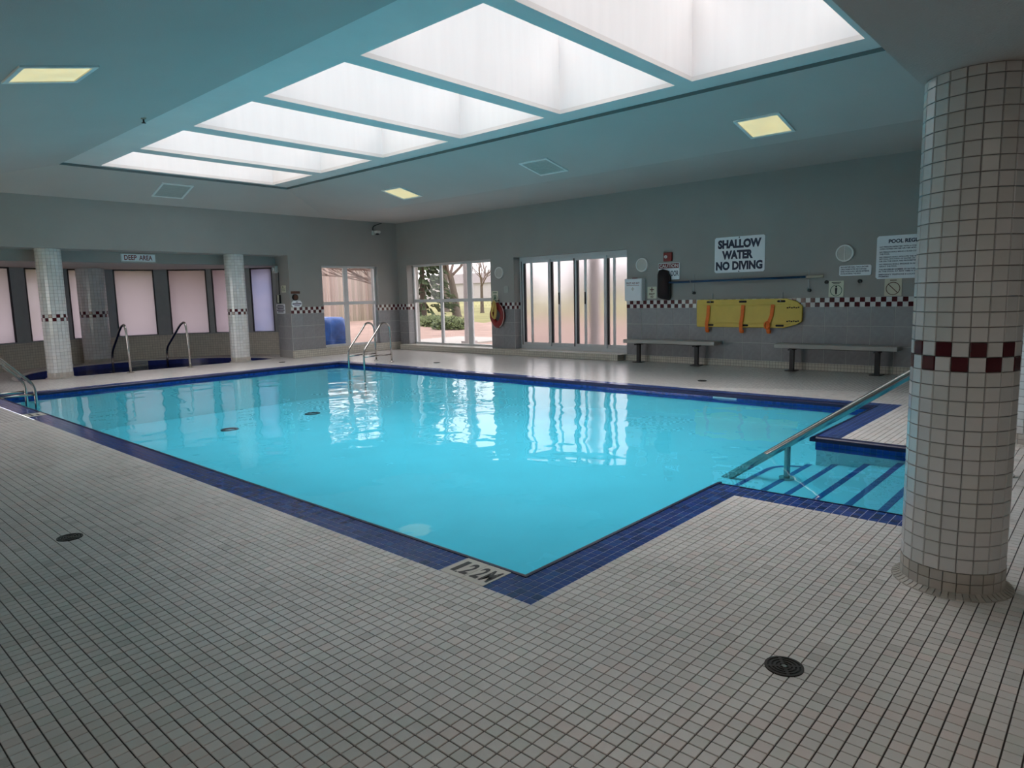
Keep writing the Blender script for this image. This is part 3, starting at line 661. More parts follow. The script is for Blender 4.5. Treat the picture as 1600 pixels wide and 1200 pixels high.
# ------------------------------------------------------------------ tiled columns
def column(name, x, y, r, top, label, near=False, n=20, rz=0, band_z=1.155):
    o = thing(name, (x,y,0), label, 'column', 'white tiled columns')
    z0 = .125; core = MB(); core.cyl((x,y), r-.004, 0, top, n, a0=rz+math.pi/n); core.build('core', M['grout_grey'], o)
    ts = 2*r*math.tan(math.pi/n); h = ts; rows = int((top-z0)/h)+1; g = .0035
    kb = round((band_z-z0)/h); cells = []
    for k_ in range(rows):
        za, zb = z0+k_*h, min(z0+(k_+1)*h, top)
        if zb-za < .012: continue
        for i in range(n):
            red = (k_ == kb and i % 2 == 0) or (k_ == kb+1 and i % 2 == 1)
            a = rz+2*math.pi*i/n; c = (x+r*math.cos(a), y+r*math.sin(a)); face = (c[0]*-math.cos(a)+c[1]*-math.sin(a))
            q = to_px((*c,(za+zb)/2)); vis = face > 0 and 0 < q[0] < 1600 and 0 < q[1] < 1200
            cells.append((0 if vis else 1, -face, q[2], a, za, zb, red))
    cells.sort(key=lambda t: (t[0], t[1])); cap = 300 if near else 0; rest = {False: MB(), True: MB()}; cache = {}
    for q, (vis, fc, d, a, za, zb, red) in enumerate(cells):
        t = random.uniform(.93,1.04); tt = (t*random.uniform(.985,1.015), t, t*random.uniform(.98,1.01))
        N = Vector((math.cos(a),math.sin(a),0)); U = VZ.cross(N); zc_ = (za+zb)/2; hh = (zb-za)/2-g/2; ww = ts/2-g/2; e2 = .0025
        C = Vector((x,y,zc_))+N*r
        def tilegeo(mb, C):
            vs = [C+U*u+VZ*w_+N*nn for nn, k2 in ((-.004,0),(.003,0),(.006,e2)) for u, w_ in ((-ww+k2,-hh+k2),(ww-k2,-hh+k2),(ww-k2,hh-k2),(-ww+k2,hh-k2))]
            mb.add(vs, [(8,9,10,11)]+[(4+j,4+(j+1)%4,8+(j+1)%4,8+j) for j in range(4)]+[(j,(j+1)%4,4+(j+1)%4,4+j) for j in range(4)])
        if q < cap and not vis:
            key = (round(a,4), red, round(hh,4), random.randrange(2))
            if key not in cache:
                mb = MB(); mb.cur = tt; tilegeo(mb, Vector((0,0,0))); cache[key] = mb.mesh('tile', M['maroon_tile'] if red else M['white_tile'])
            link('tile', cache[key], o, C)
        else:
            rest[red].cur = tt; tilegeo(rest[red], C)
    if rest[False].v: stuff(rest[False].build('tile_field', M['white_tile'], o))
    if rest[True].v: stuff(rest[True].build('band_field', M['maroon_tile'], o))
    # two courses of deck tile and a coved foot
    nb = 25; rb = r+.004; bt = MB(); hb = .054
    for k_ in range(2):
        for i in range(nb):
            a = 2*math.pi*(i+.5*(0))/nb; N = Vector((math.cos(a),math.sin(a),0)); U = VZ.cross(N); t = random.uniform(.85,1.0); ww = rb*math.tan(math.pi/nb)-.002
            tin = (t*random.uniform(.99,1.06), t*.98, t*random.uniform(.92,.98)); C = Vector((x,y,.018+k_*hb+hb/2))+N*rb
            if near:
                mb = MB(); mb.cur = tin; mb.obox((C,U,VZ,N), -ww, ww, -hb/2+.002, hb/2-.002, -.01, .004); mb.build('base_tile', M['beige_tile'], o)
            else: bt.cur = tin; bt.obox((C,U,VZ,N), -ww, ww, -hb/2+.002, hb/2-.002, -.01, .004)
    if bt.v: stuff(bt.build('base_tiles', M['beige_tile'], o))
    nc = 52; cv = MB(); prof = [(rb+.003,.026),(rb+.010,.020),(rb+.022,.012),(rb+.042,.006),(rb+.046,.0)]
    for i in range(nc):
        t = random.uniform(.8,1.0); cv.cur = (t, t*.97, t*.93); a0, a1 = 2*math.pi*(i+.05)/nc, 2*math.pi*(i+.95)/nc
        vs = [(x+rr*math.cos(a), y+rr*math.sin(a), z) for a in (a0,a1) for rr, z in prof]; k2 = len(prof)
        if near:
            mb = MB(); mb.cur = cv.cur; mb.add(vs, [(j,j+1,k2+j+1,k2+j) for j in range(k2-1)]+[tuple(range(k2)), tuple(range(2*k2-1,k2-1,-1))]); mb.build('cove_tile', M['beige_tile'], o)
        else: cv.add(vs, [(j,j+1,k2+j+1,k2+j) for j in range(k2-1)])
    if cv.v: stuff(cv.build('cove_tiles', M['beige_tile'], o))
    return o
column('tiled_column', 4.116, .608, .228, 2.556, 'large white tiled column in the right foreground with maroon checker band', True, rz=R(4), band_z=1.14)
column('tiled_column', 8.25, .60, .228, 2.556, 'white tiled column at the right image edge behind the foreground column', rz=R(9), band_z=1.21)
column('tiled_column', 4.42, 17.42, .235, 2.795, 'white tiled column at the far left in front of the spa', rz=R(3), band_z=1.21)
column('tiled_column', 8.56, 17.42, .235, 2.795, 'white tiled column in front of the spa near the grab rails', rz=R(3), band_z=1.21)
column('tiled_column', 6.20, 20.79, .33, 2.55, 'thick tiled column in shade at the back of the spa', rz=R(5), n=26, band_z=1.21)

# ------------------------------------------------------------------ rails and ladders
def bez(pts, rad, n=6):
    """polyline with rounded corners"""
    pts = [Vector(p) for p in pts]; out = [pts[0]]
    for i in range(1, len(pts)-1):
        a, b, c = pts[i-1], pts[i], pts[i+1]; r_ = min(rad, (a-b).length*.48, (c-b).length*.48)
        p0 = b+(a-b).normalized()*r_; p1 = b+(c-b).normalized()*r_
        for k_ in range(n+1): t = k_/n; out.append(p0*(1-t)**2+b*2*t*(1-t)+p1*t*t)
    out.append(pts[-1]); return out
def ladder(x_pool, sgn, ya, yb, label):
    o = thing('pool_ladder', (x_pool+sgn*.82, (ya+yb)/2, 0), label, 'ladder'); rr = .024
    for y in (ya, yb):
        pts = bez([(x_pool,y,-.75),(x_pool,y,.33),(x_pool+sgn*.42,y,.80)], .10)+bez([(x_pool+sgn*.42,y,.80),(x_pool+sgn*.58,y,1.0),(x_pool+sgn*.80,y,.92),(x_pool+sgn*.82,y,.62),(x_pool+sgn*.83,y,.0)], .22)[1:]
        mb = MB(); mb.tube(pts, rr, 10); rl = mb.build('rail', M['steel'], o, smooth=True)
        mb = MB(); mb.tube([(x_pool,y,.19),(x_pool+sgn*.83,y,.19)], .02, 8); mb.build('strut', M['steel'], rl, smooth=True)
        mb = MB(); mb.cyl((x_pool+sgn*.83,y), .06, .001, .012, 18); mb.cyl((x_pool+sgn*.83,y), .04, .012, .03, 18, .03); mb.build('flange', M['steel'], rl)
    for z in (-.14,-.40,-.66):
        mb = MB(); mb.box(x_pool-.045, x_pool+.045, min(ya,yb), max(ya,yb), z-.02, z); mb.build('tread', M['white'], o)
ladder(9.72, 1, 14.2, 13.57, 'stainless pool ladder at the far right pool corner')
ladder(2.86, -1, 12.73, 13.3, 'stainless pool ladder at the left edge of the picture')
def grab(x, y0, y1, label):
    o = thing('grab_rail', (x, y0, 0), label, 'grab rail')
    pts = bez([(x,y0,0),(x,y0+.02,.75),(x,y0+.10,1.12),(x,y0+.36,1.06),(x,y1,.42),(x,y1,-.35)], .2)
    mb = MB(); mb.tube(pts, .026, 10); mb.build('rail', M['steel'], o, smooth=True)
    mb = MB(); mb.cyl((x,y0), .075, .001, .014, 18); mb.build('flange', M['steel'], o)
grab(5.72, 17.05, 18.18, 'steel spa grab rail nearer the left column')
grab(7.09, 17.08, 18.45, 'steel spa grab rail nearer the second column')
hr = thing('step_handrail', (6.72, .67, 0), 'sloping stainless handrail running down into the pool entry steps', 'handrail')
rx = 6.72
top = Vector((rx,1.405,.777)); mid = Vector((rx,2.42,.045)); d_ = (mid-top).normalized()
low = mid+d_*1.42
pts = bez([(rx,.67,0),(rx,.67,1.10),(rx,.95,1.105),tuple(top),tuple(mid),tuple(low),(rx,low.y+.1,low.z-.2)], .12)
mb = MB(); mb.tube(pts, .042, 12); mb.build('rail', M['steel'], hr, smooth=True)
mb = MB(); mb.tube([(rx,2.42,-.30),(rx,2.42,.045)], .03, 12); mb.cyl((rx,2.42), .075, -.315, -.295, 18); mb.build('post', M['steel'], hr, smooth=False)
mb = MB(); mb.cyl((rx,.67), .075, .001, .014, 18); mb.build('flange', M['steel'], hr)

# ------------------------------------------------------------------ floor drains
def drain(x, y, r_, label, group=None):
    o = thing('floor_drain', (x,y,0), label, 'drain', group); f = (Vector((x,y,0)), VX, VY, VZ)
    mb = MB(); mb.disc(f, r_, -.002, .0025, 32); mb.build('well', M['hole'], o)
    mb = MB()
    for a, b_ in ((r_,r_*.87),(r_*.76,r_*.66),(r_*.55,r_*.45),(r_*.34,r_*.25)): mb.disc(f, a, .002, .006, 32, b_)
    for q in range(4):
        an = R(35+90*q); U = Vector((math.cos(an),math.sin(an),0)); mb.obox((f[0],U,VZ.cross(U),VZ), r_*.1, r_*.95, -.006, .006, .002, .0055)
    mb.build('grate', M['drain'], o)
    mb = MB(); mb.disc(f, r_*.14, .002, .006, 14); mb.build('screw', M['steel'], o)
drain(2.704, .962, .077, 'round iron floor drain on the near deck below the foreground column')
drain(1.276, 5.222, .077, 'round dark floor drain on the left deck')
drain(11.07, 5.5, .077, 'small far floor drain on the right deck in front of the benches')
drain(9.03, 16.16, .077, 'small far floor drain between pool and back wall')
drain(11.0, 12.4, .077, 'small far floor drain in front of the sliding doors')

# ------------------------------------------------------------------ benches
def bench(ya, yb, l1, l2, label):
    o = thing('bench', (13.36,(ya+yb)/2,0), label, 'bench', 'benches by the right wall')
    mb = MB(); mb.box(13.18, 13.56, yb, ya, .445, .525); mb.build('seat', M['bench'], o, bevel=.012)
    mb = MB(); mb.box(13.34, 13.40, l2-.05, l1+.05, .425, .445); mb.build('rail', M['black'], o)
    for l in (l1, l2):
        mb = MB(); mb.box(13.34, 13.40, l-.04, l+.04, .010, .425); mb.box(13.24, 13.50, l-.04, l+.04, .40, .425); lg = mb.build('leg', M['black'], o)
        mb = MB(); mb.box(13.26, 13.48, l-.10, l+.10, .0005, .012); mb.build('foot_plate', M['black'], lg)
bench(8.50, 6.30, 8.20, 6.78, 'grey slab bench on black legs beside the sliding doors')
bench(5.07, 2.93, 4.78, 3.28, 'grey slab bench on black legs right of the yellow board')

# ------------------------------------------------------------------ things on the right wall
def board(name, fr, u0, u1, v0, v1, mat, label, cat='sign', th=.012, r_=.03):
    O, U, V, N = fr; c = O+U*((u0+u1)/2)+V*((v0+v1)/2); k2 = r_
    poly = [(u0+k2,v0),(u1-k2,v0),(u1,v0+k2),(u1,v1-k2),(u1-k2,v1),(u0+k2,v1),(u0,v1-k2),(u0,v0+k2)]
    mb = MB(); mb.prism(fr, poly, .0, th); return tag(mb.build(name, mat, loc=c), label, cat)
DN = .0125
fr = FR(6.53, 1.935)
s = board('warning_sign', fr, 0, 1.06, 0, .725, M['white'], 'big white sign reading SHALLOW WATER NO DIVING')
t = MB(); letter(t, fr, 'SHALLOW', .07, .99, .49, .67, .0135, .06); letter(t, fr, 'WATER', .16, .82, .27, .45, .0135, .06); letter(t, fr, 'NO DIVING', .03, 1.02, .05, .23, .0135, .055); t.build('lettering', M['ink'], s)
t = MB()
for u, v_ in ((.53,.705),(.53,.02)): t.disc(fr, .012, .012, .018, 10, 0, u, v_)
t.build('screws', M['black'], s)
fr = FR(7.865, 1.84)
s = board('caution_sign', fr, 0, .52, 0, .36, M['white'], 'red and white CAUTION sign half hidden by the pool net', r_=.008)
t = MB(); t.obox(fr, .012, .508, .245, .35, .012, .014); hd_ = t.build('header', M['inkred'], s)
t = MB(); letter(t, fr, 'CAUTION', .03, .49, .262, .335, .0145, .03); t.build('lettering', M['inkwhite'], hd_)
t = MB(); letter(t, fr, 'WET FLOOR', .02, .50, .07, .19, .0135, .02); t.build('lettering', M['ink'], s)
a = thing('fire_alarm', (XW,7.615,2.24), 'small red fire alarm device above the caution sign', 'fire alarm'); fr = FR(7.715, 2.235)
mb = MB(); mb.obox(fr, 0, .20, 0, .195, 0, .06); mb.build('housing', M['red'], a, bevel=.01)
mb = MB(); mb.disc(fr, .035, .06, .075, 18, .018, .065, .10); mb.disc(fr, .010, .06, .078, 12, 0, .065, .10); mb.build('strobe', M['inkwhite'], a)
def roundvent(y, z, r_, label, cross=False):
    o = thing('round_wall_vent', (XW,y,z), label, 'vent', 'round wall fixtures'); fr = FR(y, z)
    mb = MB(); mb.disc(fr, r_, 0, .05, 32, r_*.84); mb.build('rim', M['ventwhite'], o)
    mb = MB(); mb.disc(fr, r_*.845, 0, .035, 32); mb.build('cover', M['ventmat'], o)
    if cross:
        mb = MB(); mb.obox(fr, -.006, .006, -r_*.84, r_*.84, .035, .042)
        for q in range(4): mb.disc(fr, .008, .05, .054, 8, 0, r_*.92*math.cos(R(90*q)), r_*.92*math.sin(R(90*q)))
        mb.build('cross_bar', M['ventwhite'], o)
roundvent(8.27, 2.19, .155, 'round wall fixture above the first aid box')
roundvent(3.97, 2.20, .155, 'round wall fixture with centre bar above the shower sign', True)
roundvent(12.70, 2.19, .155, 'round wall fixture between garden window and sliding doors')
fa = thing('first_aid_box', (XW,8.45,1.39), 'white first aid kit box on the wall by the doors', 'first aid box'); fr = FR(8.655, 1.385)
mb = MB(); mb.obox(fr, 0, .455, 0, .50, 0, .15); mb.build('case', M['white'], fa, bevel=.008)
mb = MB(); mb.obox(fr, .012, .443, .012, .488, .15, .162); lid = mb.build('lid', M['white'], fa)
mb = MB(); mb.obox(fr, .17, .28, .50, .52, .05, .10); mb.build('handle', M['inkred'], fa)
mb = MB(); letter(mb, fr, 'FIRST AID KIT', .05, .40, .375, .42, .164, .02); mb.obox(fr, .06, .39, .345, .356, .162, .164); mb.build('lettering', M['inkred'], lid)
mb = MB(); mb.obox(fr, .21, .235, .23, .31, .162, .164); mb.obox(fr, .183, .262, .257, .283, .162, .1639); mb.build('cross', M['ventmat'], lid)
fr = FR(8.14, 1.43)
s = board('first_aid_sign', fr, 0, .23, 0, .265, M['cream'], 'cream sign with a cross reading FIRST AID', r_=.006)
t = MB(); t.obox(fr, .105, .127, .145, .25, .012, .0135); t.obox(fr, .065, .167, .187, .208, .012, .0134); letter(t, fr, 'FIRST', .045, .19, .075, .12, .0135, .03); letter(t, fr, 'AID', .075, .155, .02, .065, .0135, .03); t.build('lettering', M['inkbrown'], s)
# leaf net on its long pole
pn = thing('skimmer_net', (XW-.06,6.0,1.77), 'long blue pole with a dark leaf net hung on the wall', 'pool net'); 
mb = MB(); mb.tube([(XW-.075,7.60,1.775),(XW-.075,4.60,1.792)], .022, 12); mb.build('pole', M['polepaint'], pn, smooth=True)
mb = MB(); mb.tube([(XW-.125,7.50,1.765),(XW-.12,4.72,1.785)], .017, 12); mb.build('inner_pole', M['polepaint'], pn, smooth=True)
mb = MB(); mb.tube([(XW-.075,4.62,1.79),(XW-.075,4.32,1.793)], .026, 12); mb.build('grip', M['beigeplastic'], pn, smooth=True)
fr = FR(7.86, 1.40); pl = [(.03,.06),(.10,.03),(.30,-.01),(.325,.10),(.315,.30),(.315,.50),(.25,.63),(.14,.665),(.05,.64),(.02,.55),(.02,.2)]
mb = MB(); O, U, V, N = fr; k2 = len(pl); cu = sum(p[0] for p in pl)/k2; cv_ = sum(p[1] for p in pl)/k2
rings = [(1.0,.015),(1.0,.07),(.86,.12),(.5,.15)]
vs = [O+U*(cu+(u-cu)*f)+V*(cv_+(v_-cv_)*f)+N*nn for f, nn in rings for u, v_ in pl]+[O+U*cu+V*cv_+N*.155]
mb.add(vs, [(q*k2+i, q*k2+(i+1)%k2, (q+1)*k2+(i+1)%k2, (q+1)*k2+i) for q in range(3) for i in range(k2)]+[(3*k2+i,3*k2+(i+1)%k2,4*k2) for i in range(k2)]+[tuple(range(k2-1,-1,-1))])
mb.build('net_bag', M['net'], pn, smooth=True)
mb = MB(); mb.tube([O+U*u+V*v_+N*.07 for u, v_ in pl+pl[:1]], .010, 8, False); mb.build('rim', M['black'], pn, smooth=True)
for y, z, l in ((7.005,1.79,'nearer the net'),(4.605,1.79,'nearer the pole grip')):
    h = thing('pole_hook', (XW,y,z), 'steel wall hook holding the blue pole, '+l, 'hook'); fr = FR(y, z)
    mb = MB(); mb.obox(fr, -.012, .012, -.26, .13, 0, .008); mb.build('plate', M['alu_grey'], h)
    mb = MB(); mb.tube(bez([(XW-.008,y,z-.03),(XW-.16,y,z-.035),(XW-.17,y,z+.04)], .03), .008, 8); mb.tube(bez([(XW-.008,y,z-.22),(XW-.07,y,z-.26),(XW-.09,y,z-.20)], .03), .008, 8); mb.build('arm', M['alu_grey'], h, smooth=True)
    mb = MB(); mb.disc(fr, .03, .0, .05, 14, 0, .02, -.255); mb.build('knob', M['black'], h)
# spinal board
bb = thing('rescue_board', (XW,5.8,.8), 'yellow rescue backboard with three orange straps on the wall', 'rescue board'); fr = FR(6.89, .81)
pl = [(.02,0),(1.86,0),(2.10,.07),(2.205,.13),(2.205,.43),(2.10,.52),(1.90,.575),(.02,.575),(0,.55),(0,.03)]
mb = MB(); mb.prism(fr, pl, .035, .085); bd = mb.build('board', M['yellow'], bb, bevel=.012)
for v_ in (.085,.455):
    mb = MB(); mb.obox(fr, .17, 1.98, v_-.014, v_+.014, .085, .10); mb.build('ridge', M['yellow'], bb, bevel=.006)
for u, v_ in ((.31,.525),(1.02,.525),(1.80,.525),(.31,.045),(1.06,.045),(1.78,.045)):
    mb = MB(); w_ = .07; mb.prism(fr, [(u-w_,v_-.02),(u+w_,v_-.02),(u+w_+.015,v_),(u+w_,v_+.02),(u-w_,v_+.02),(u-w_-.015,v_)], .08, .087); mb.build('hand_hole', M['hole'], bb)
for v_ in (.13,.395):
    for q in range(6): mb = MB(); u = 1.91+.042*q; mb.obox(fr, u, u+.032, v_-.012+.008*(q%2), v_+.012+.008*(q%2), .085, .089); mb.build('strap_slot', M['hole'], bb)
for u, dd in ((.28,.03),(1.03,.03),(1.64,.08)):
    mb = MB(); w_ = .036; O, U, V, N = fr
    path = [(u,.46,.10),(u-.2*dd,.25,.115),(u-dd,.08,.125),(u-dd,-.07,.11),(u-dd+.01,-.115,.09),(u-dd+.015,-.05,.078)]
    vs = [O+U*(a+sd*w_)+V*b_+N*c for a, b_, c in path for sd in (-1,1)]; fs = [(2*q,2*q+1,2*q+3,2*q+2) for q in range(len(path)-1)]
    vs2 = [p_-N*.006 for p_ in vs]; k2 = len(vs)
    mb.add(vs+vs2, fs+[tuple(k2+i for i in f_[::-1]) for f_ in fs]+[(2*q,2*q+2,k2+2*q+2,k2+2*q) for q in range(len(path)-1)]+[(2*q+1,k2+2*q+1,k2+2*q+3,2*q+3) for q in range(len(path)-1)])
    st = mb.build('strap', M['orange'], bb)
    if dd > .05:
        mb = MB(); mb.tube([O+U*(u-.10+.05*math.cos(R(t)))+V*(.05+.07*math.sin(R(t)))+N*.12 for t in range(0,331,30)], .016, 8); mb.build('strap_coil', M['orange'], st, smooth=True)
for u in (.32,1.79):
    mb = MB(); mb.obox(fr, u-.008, u+.008, .54, .70, 0, .02); mb.tube([fr[0]+fr[1]*u+fr[2]*.54+fr[3]*.01, fr[0]+fr[1]*u+fr[2]*.525+fr[3]*.115, fr[0]+fr[1]*u+fr[2]*.56+fr[3]*.12], .008, 8); mb.build('hanger', M['alu_grey'], bb)
# rules and pictograms
RULES = ['NO PERSON INFECTED WITH A COMMUNICABLE DISEASE OR HAVING','OPEN SORES ON HIS OR HER BODY SHALL ENTER THE POOL','','NO PERSON SHALL BRING A GLASS CONTAINER ONTO THE DECK OR INTO','THE POOL','','NO PERSON SHALL POLLUTE THE WATER IN ANY MANNER','SPITTING, SPOUTING OF WATER OR BLOWING THE NOSE IN THE POOL','OR ON THE DECK ARE PROHIBITED','','NO PERSON SHALL ENGAGE IN BOISTEROUS PLAY IN OR','ABOUT THE POOL','','THE MAXIMUM NUMBER OF BATHERS PERMITTED ON THE DECK AND','IN THE POOL AT ANY TIME IS 25','','EMERGENCY TELEPHONE IS LOCATED ON THE','PREMISES']
fr = FR(3.44, 1.71)
s = board('regulations_sign', fr, 0, 1.22, 0, .755, M['white'], 'large white POOL REGULATIONS notice partly behind the foreground column')
t = MB(); letter(t, fr, 'POOL REGULATIONS', .19, 1.03, .62, .69, .0135, .04); t.build('heading', M['ink'], s)
v_ = .572; t = MB()
for ln in RULES+['']:
    if ln: letter(t, fr, ln, .05, .05+min(1.12, .0205*len(ln)), v_-.024, v_, .0135, .03); v_ -= .0355
    else: v_ -= .019; t.build('paragraph', M['ink'], s); t = MB()
fr = FR(4.06, 1.785)
s = board('shower_sign', fr, 0, .545, 0, .19, M['white'], 'small white sign with four lines about showering before bathing', r_=.02)
t = MB()
for q, ln in enumerate(['EACH BATHER SHALL TAKE A SHOWER','USING WARM WATER AND SOAP AND','RINSE THOROUGHLY BEFORE ENTERING','OR RE-ENTERING THE DECK']): letter(t, fr, ln, .025, .025+.0152*len(ln), .145-.04*q, .172-.04*q, .0135, .03)
t.build('lettering', M['ink'], s)
fr = FR(4.235, 1.40)
s = board('pictogram_sign', fr, 0, .265, 0, .30, M['cream'], 'pale green sign with a figure in a green circle', r_=.006)
t = MB(); t.disc(fr, .105, .012, .0135, 32, .094, .1325, .12); t.build('circle', M['inkgreen'], s)
t = MB(); t.disc(fr, .018, .012, .0135, 14, 0, .1325, .19); t.prism(fr, [(.112,.168),(.153,.168),(.150,.11),(.146,.05),(.119,.05),(.115,.11)], .012, .0135); t.obox(fr, .05, .215, .265, .277, .012, .0135); t.obox(fr, .075, .19, .243, .255, .012, .0135); t.build('figure', M['inkblack'], s)
fr = FR(3.285, 1.405)
s = board('prohibition_sign', fr, 0, .275, 0, .305, M['cream2'], 'beige sign with a crossed out circle under the regulations', r_=.006)
t = MB(); t.disc(fr, .115, .012, .0135, 36, .102, .1375, .13); a_ = Vector((.1375,.13,0)); ca, sa = math.cos(R(-45)), math.sin(R(-45))
t.prism(fr, [(.1375+ca*x_-sa*y_, .13+sa*x_+ca*y_) for x_, y_ in ((-.108,-.007),(.108,-.007),(.108,.007),(-.108,.007))], .012, .0134); t.obox(fr, .085, .19, .268, .282, .012, .0135); t.build('symbol', M['inkbrown'], s)
for y, l in ((4.276,'left of the green pictogram sign'),(3.696,'right of the green pictogram sign')):  # round black knobs fixed to the wall
    mb = MB(); mb.disc(FR(y,1.682), .035, 0, .03, 18); mb.disc(FR(y,1.682), .02, .03, .05, 14); tag(mb.build('wall_knob', M['black'], loc=(XW,y,1.682)), 'small round black wall knob '+l, 'wall knob')
# life ring, its sign, blank plate
lr = thing('life_ring', (XW-.08,12.76,1.06), 'red life ring with coiled yellow rope between windows', 'life ring'); O = Vector((XW-.085,12.755,1.05)); U, V, N = -VY, VZ, -VX
mb = MB(); n1, n2 = 16, 10; vs = []
for i in range(n1):
    an = 2*math.pi*(i+.5)/n1; rr = .205*(1+.05*math.cos(4*an)); vs += [O+(U*math.cos(an)*.93+V*math.sin(an)*1.18)*(rr+.085*math.cos(2*math.pi*k2/n2))+N*.055*math.sin(2*math.pi*k2/n2) for k2 in range(n2)]
mb.add(vs, [(i*n2+k2, ((i+1)%n1)*n2+k2, ((i+1)%n1)*n2+(k2+1)%n2, i*n2+(k2+1)%n2) for i in range(n1) for k2 in range(n2)]); mb.build('ring', M['red'], lr, smooth=True)
mb = MB(); mb.tube([O+(U*math.cos(R(t))*.93+V*math.sin(R(t))*1.18)*.285+N*.03 for t in range(-70,61,10)], .009, 6); mb.build('grab_line', M['rope_w'], lr, smooth=True)
mb = MB()
for q in range(5):
    cx, cz, rr = -.10+.02*q, -.02+.03*q, .11+.012*q; mb.tube([O+U*(cx+rr*.55*math.cos(R(t)))+V*(.12+cz*.3+rr*1.6*math.sin(R(t)))+N*(.075+.006*q) for t in range(0,361,20)], .010, 6, False)
mb.tube([O+U*-.02+V*.36+N*.08, O+U*-.06+V*.20+N*.10, O+U*-.10+V*.10+N*.09], .03, 8); mb.build('rope_coil', M['rope_y'], lr, smooth=True)
mb = MB(); mb.tube([O+V*.40-N*.085, O+V*.38+N*.05, O+V*.42+N*.06], .010, 8); mb.build('hook', M['black'], lr)
fr = FR(13.01, 1.40)
s = board('life_ring_sign', fr, 0, .23, 0, .30, M['cream'], 'pale sign with a life ring pictogram above the red ring', r_=.006)
t = MB(); t.disc(fr, .085, .012, .0135, 24, .07, .115, .12); t.prism(fr, [(.07,.09),(.10,.06),(.16,.10),(.14,.17),(.10,.19)], .012, .0134); t.obox(fr, .04, .19, .245, .27, .012, .0135); t.build('symbol', M['inkgreen'], s)
board('blank_plate', FR(12.565,1.645), 0, .17, 0, .19, M['plastic_pale'], 'blank grey cover plate above the checkered band by the doors', 'cover plate', .01, .03)

# ------------------------------------------------------------------ things on the back wall
fr = FB(5.97, 2.575, 17.75)
s = board('deep_area_sign', fr, 0, .775, 0, .19, M['white'], 'white sign reading DEEP AREA on the beam above the spa', th=.02, r_=.006)
t = MB(); letter(t, fr, 'DEEP', .07, .345, .04, .155, .0215, .02); letter(t, fr, 'AREA', .40, .70, .04, .155, .0215, .02); t.build('lettering', M['inkred'], s)
t = MB()
for a in ((0,.775,0,.012),(0,.775,.178,.19),(0,.012,.012,.178),(.763,.775,.012,.178)): t.obox(fr, *a, .02, .026)
t.build('border', M['ventmat'], s)
sc_ = thing('security_camera', (12.80,YB,3.55), 'small white security camera high in the room corner', 'camera')
mb = MB(); mb.box(12.73, 12.79, YB-.06, YB, 3.47, 3.60); mb.build('mount', M['camwhite'], sc_)
mb = MB(); mb.box(12.78, 12.92, YB-.20, YB-.03, 3.52, 3.60); bd = mb.build('body', M['camwhite'], sc_, bevel=.02)
mb = MB(); mb.disc((Vector((12.85,YB-.12,3.52)),VX,VY,-VZ), .045, 0, .04, 16); mb.build('lens', M['dark'], sc_)
mb = MB(); mb.tube(bez([(12.755,YB-.03,3.60),(12.76,YB-.03,3.72),(12.95,YB-.03,3.80),(13.1,YB-.02,3.84)], .1), .012, 8); mb.build('cable', M['black'], sc_, smooth=True)
fr = FB(9.93, 1.39)
s = board('spa_sign', fr, 0, .31, 0, .18, M['white'], 'small white rounded notice with three blue lines beside the spa', r_=.05)
t = MB(); t.obox(fr, .12, .19, .13, .15, .012, .0135); t.obox(fr, .02, .29, .075, .105, .012, .0135); t.obox(fr, .07, .24, .03, .05, .012, .0135); t.build('print', M['ink'], s)
fr = FB(9.93, 1.76)
s = board('brown_plate', fr, 0, .27, 0, .065, M['inkbrown'], 'narrow dark brown plate above the round bell by the spa', r_=.005)
bl = thing('spa_bell', (10.04,YB,1.66), 'dark round bell push fixture between brown plate and spa notice', 'bell'); fr = FB(10.04, 1.66)
mb = MB(); mb.disc(fr, .088, 0, .035, 24); mb.build('base', M['black'], bl)
mb = MB(); mb.disc(fr, .06, .035, .06, 24); mb.disc(fr, .025, .06, .07, 14); mb.build('button', M['inkbrown'], bl)
FSW = lambda y, z: (Vector((AX,y,z)), -VY, VZ, -VX)
fr = FSW(17.80, 1.22)
s = board('spa_rules_sign', fr, 0, .44, 0, .27, M['white'], 'grey white notice with four lines on the spa side wall', r_=.02)
t = MB()
for q, (a, b_) in enumerate(((.06,.38),(.02,.42),(.05,.39),(.02,.42),(.07,.37))): t.obox(fr, a, b_, .215-.045*q, .24-.045*q, .012, .0135)
t.build('print', M['ink'], s)
fr = FSW(17.47, 1.80)
s = board('spa_side_sign', fr, 0, .22, 0, .19, M['cream'], 'small pale notice high on the spa side wall', r_=.006)
t = MB(); t.disc(fr, .03, .012, .0135, 14, .015, .08, .145); t.obox(fr, .02, .19, .085, .10, .012, .0135); t.obox(fr, .02, .20, .04, .055, .012, .0135); t.build('print', M['inkgreen'], s)
ph = thing('wall_phone', (AX,17.62,1.52), 'dark wall phone above the notice on the spa side wall', 'phone'); fr = FSW(17.70, 1.50)
mb = MB(); mb.obox(fr, 0, .16, 0, .24, 0, .06); mb.build('body', M['black'], ph, bevel=.01)
mb = MB(); mb.obox(fr, .11, .16, .02, .24, .06, .10); mb.build('handset', M['beigeplastic'], ph, bevel=.01)
mb = MB(); mb.tube([(AX-.02,17.58,1.76),(AX-.012,17.57,2.36)], .010, 6); mb.build('conduit', M['black'], ph)
el = thing('wall_lamp', (AX,17.75,2.38), 'small grey lamp box high on the spa side wall', 'lamp'); fr = FSW(17.80, 2.34)
mb = MB(); mb.obox(fr, 0, .20, 0, .20, 0, .09); mb.build('case', M['ventmat'], el, bevel=.015)
mb = MB(); mb.disc(fr, .05, .09, .12, 16, 0, .10, .10); mb.build('lens', M['ventwhite'], el)
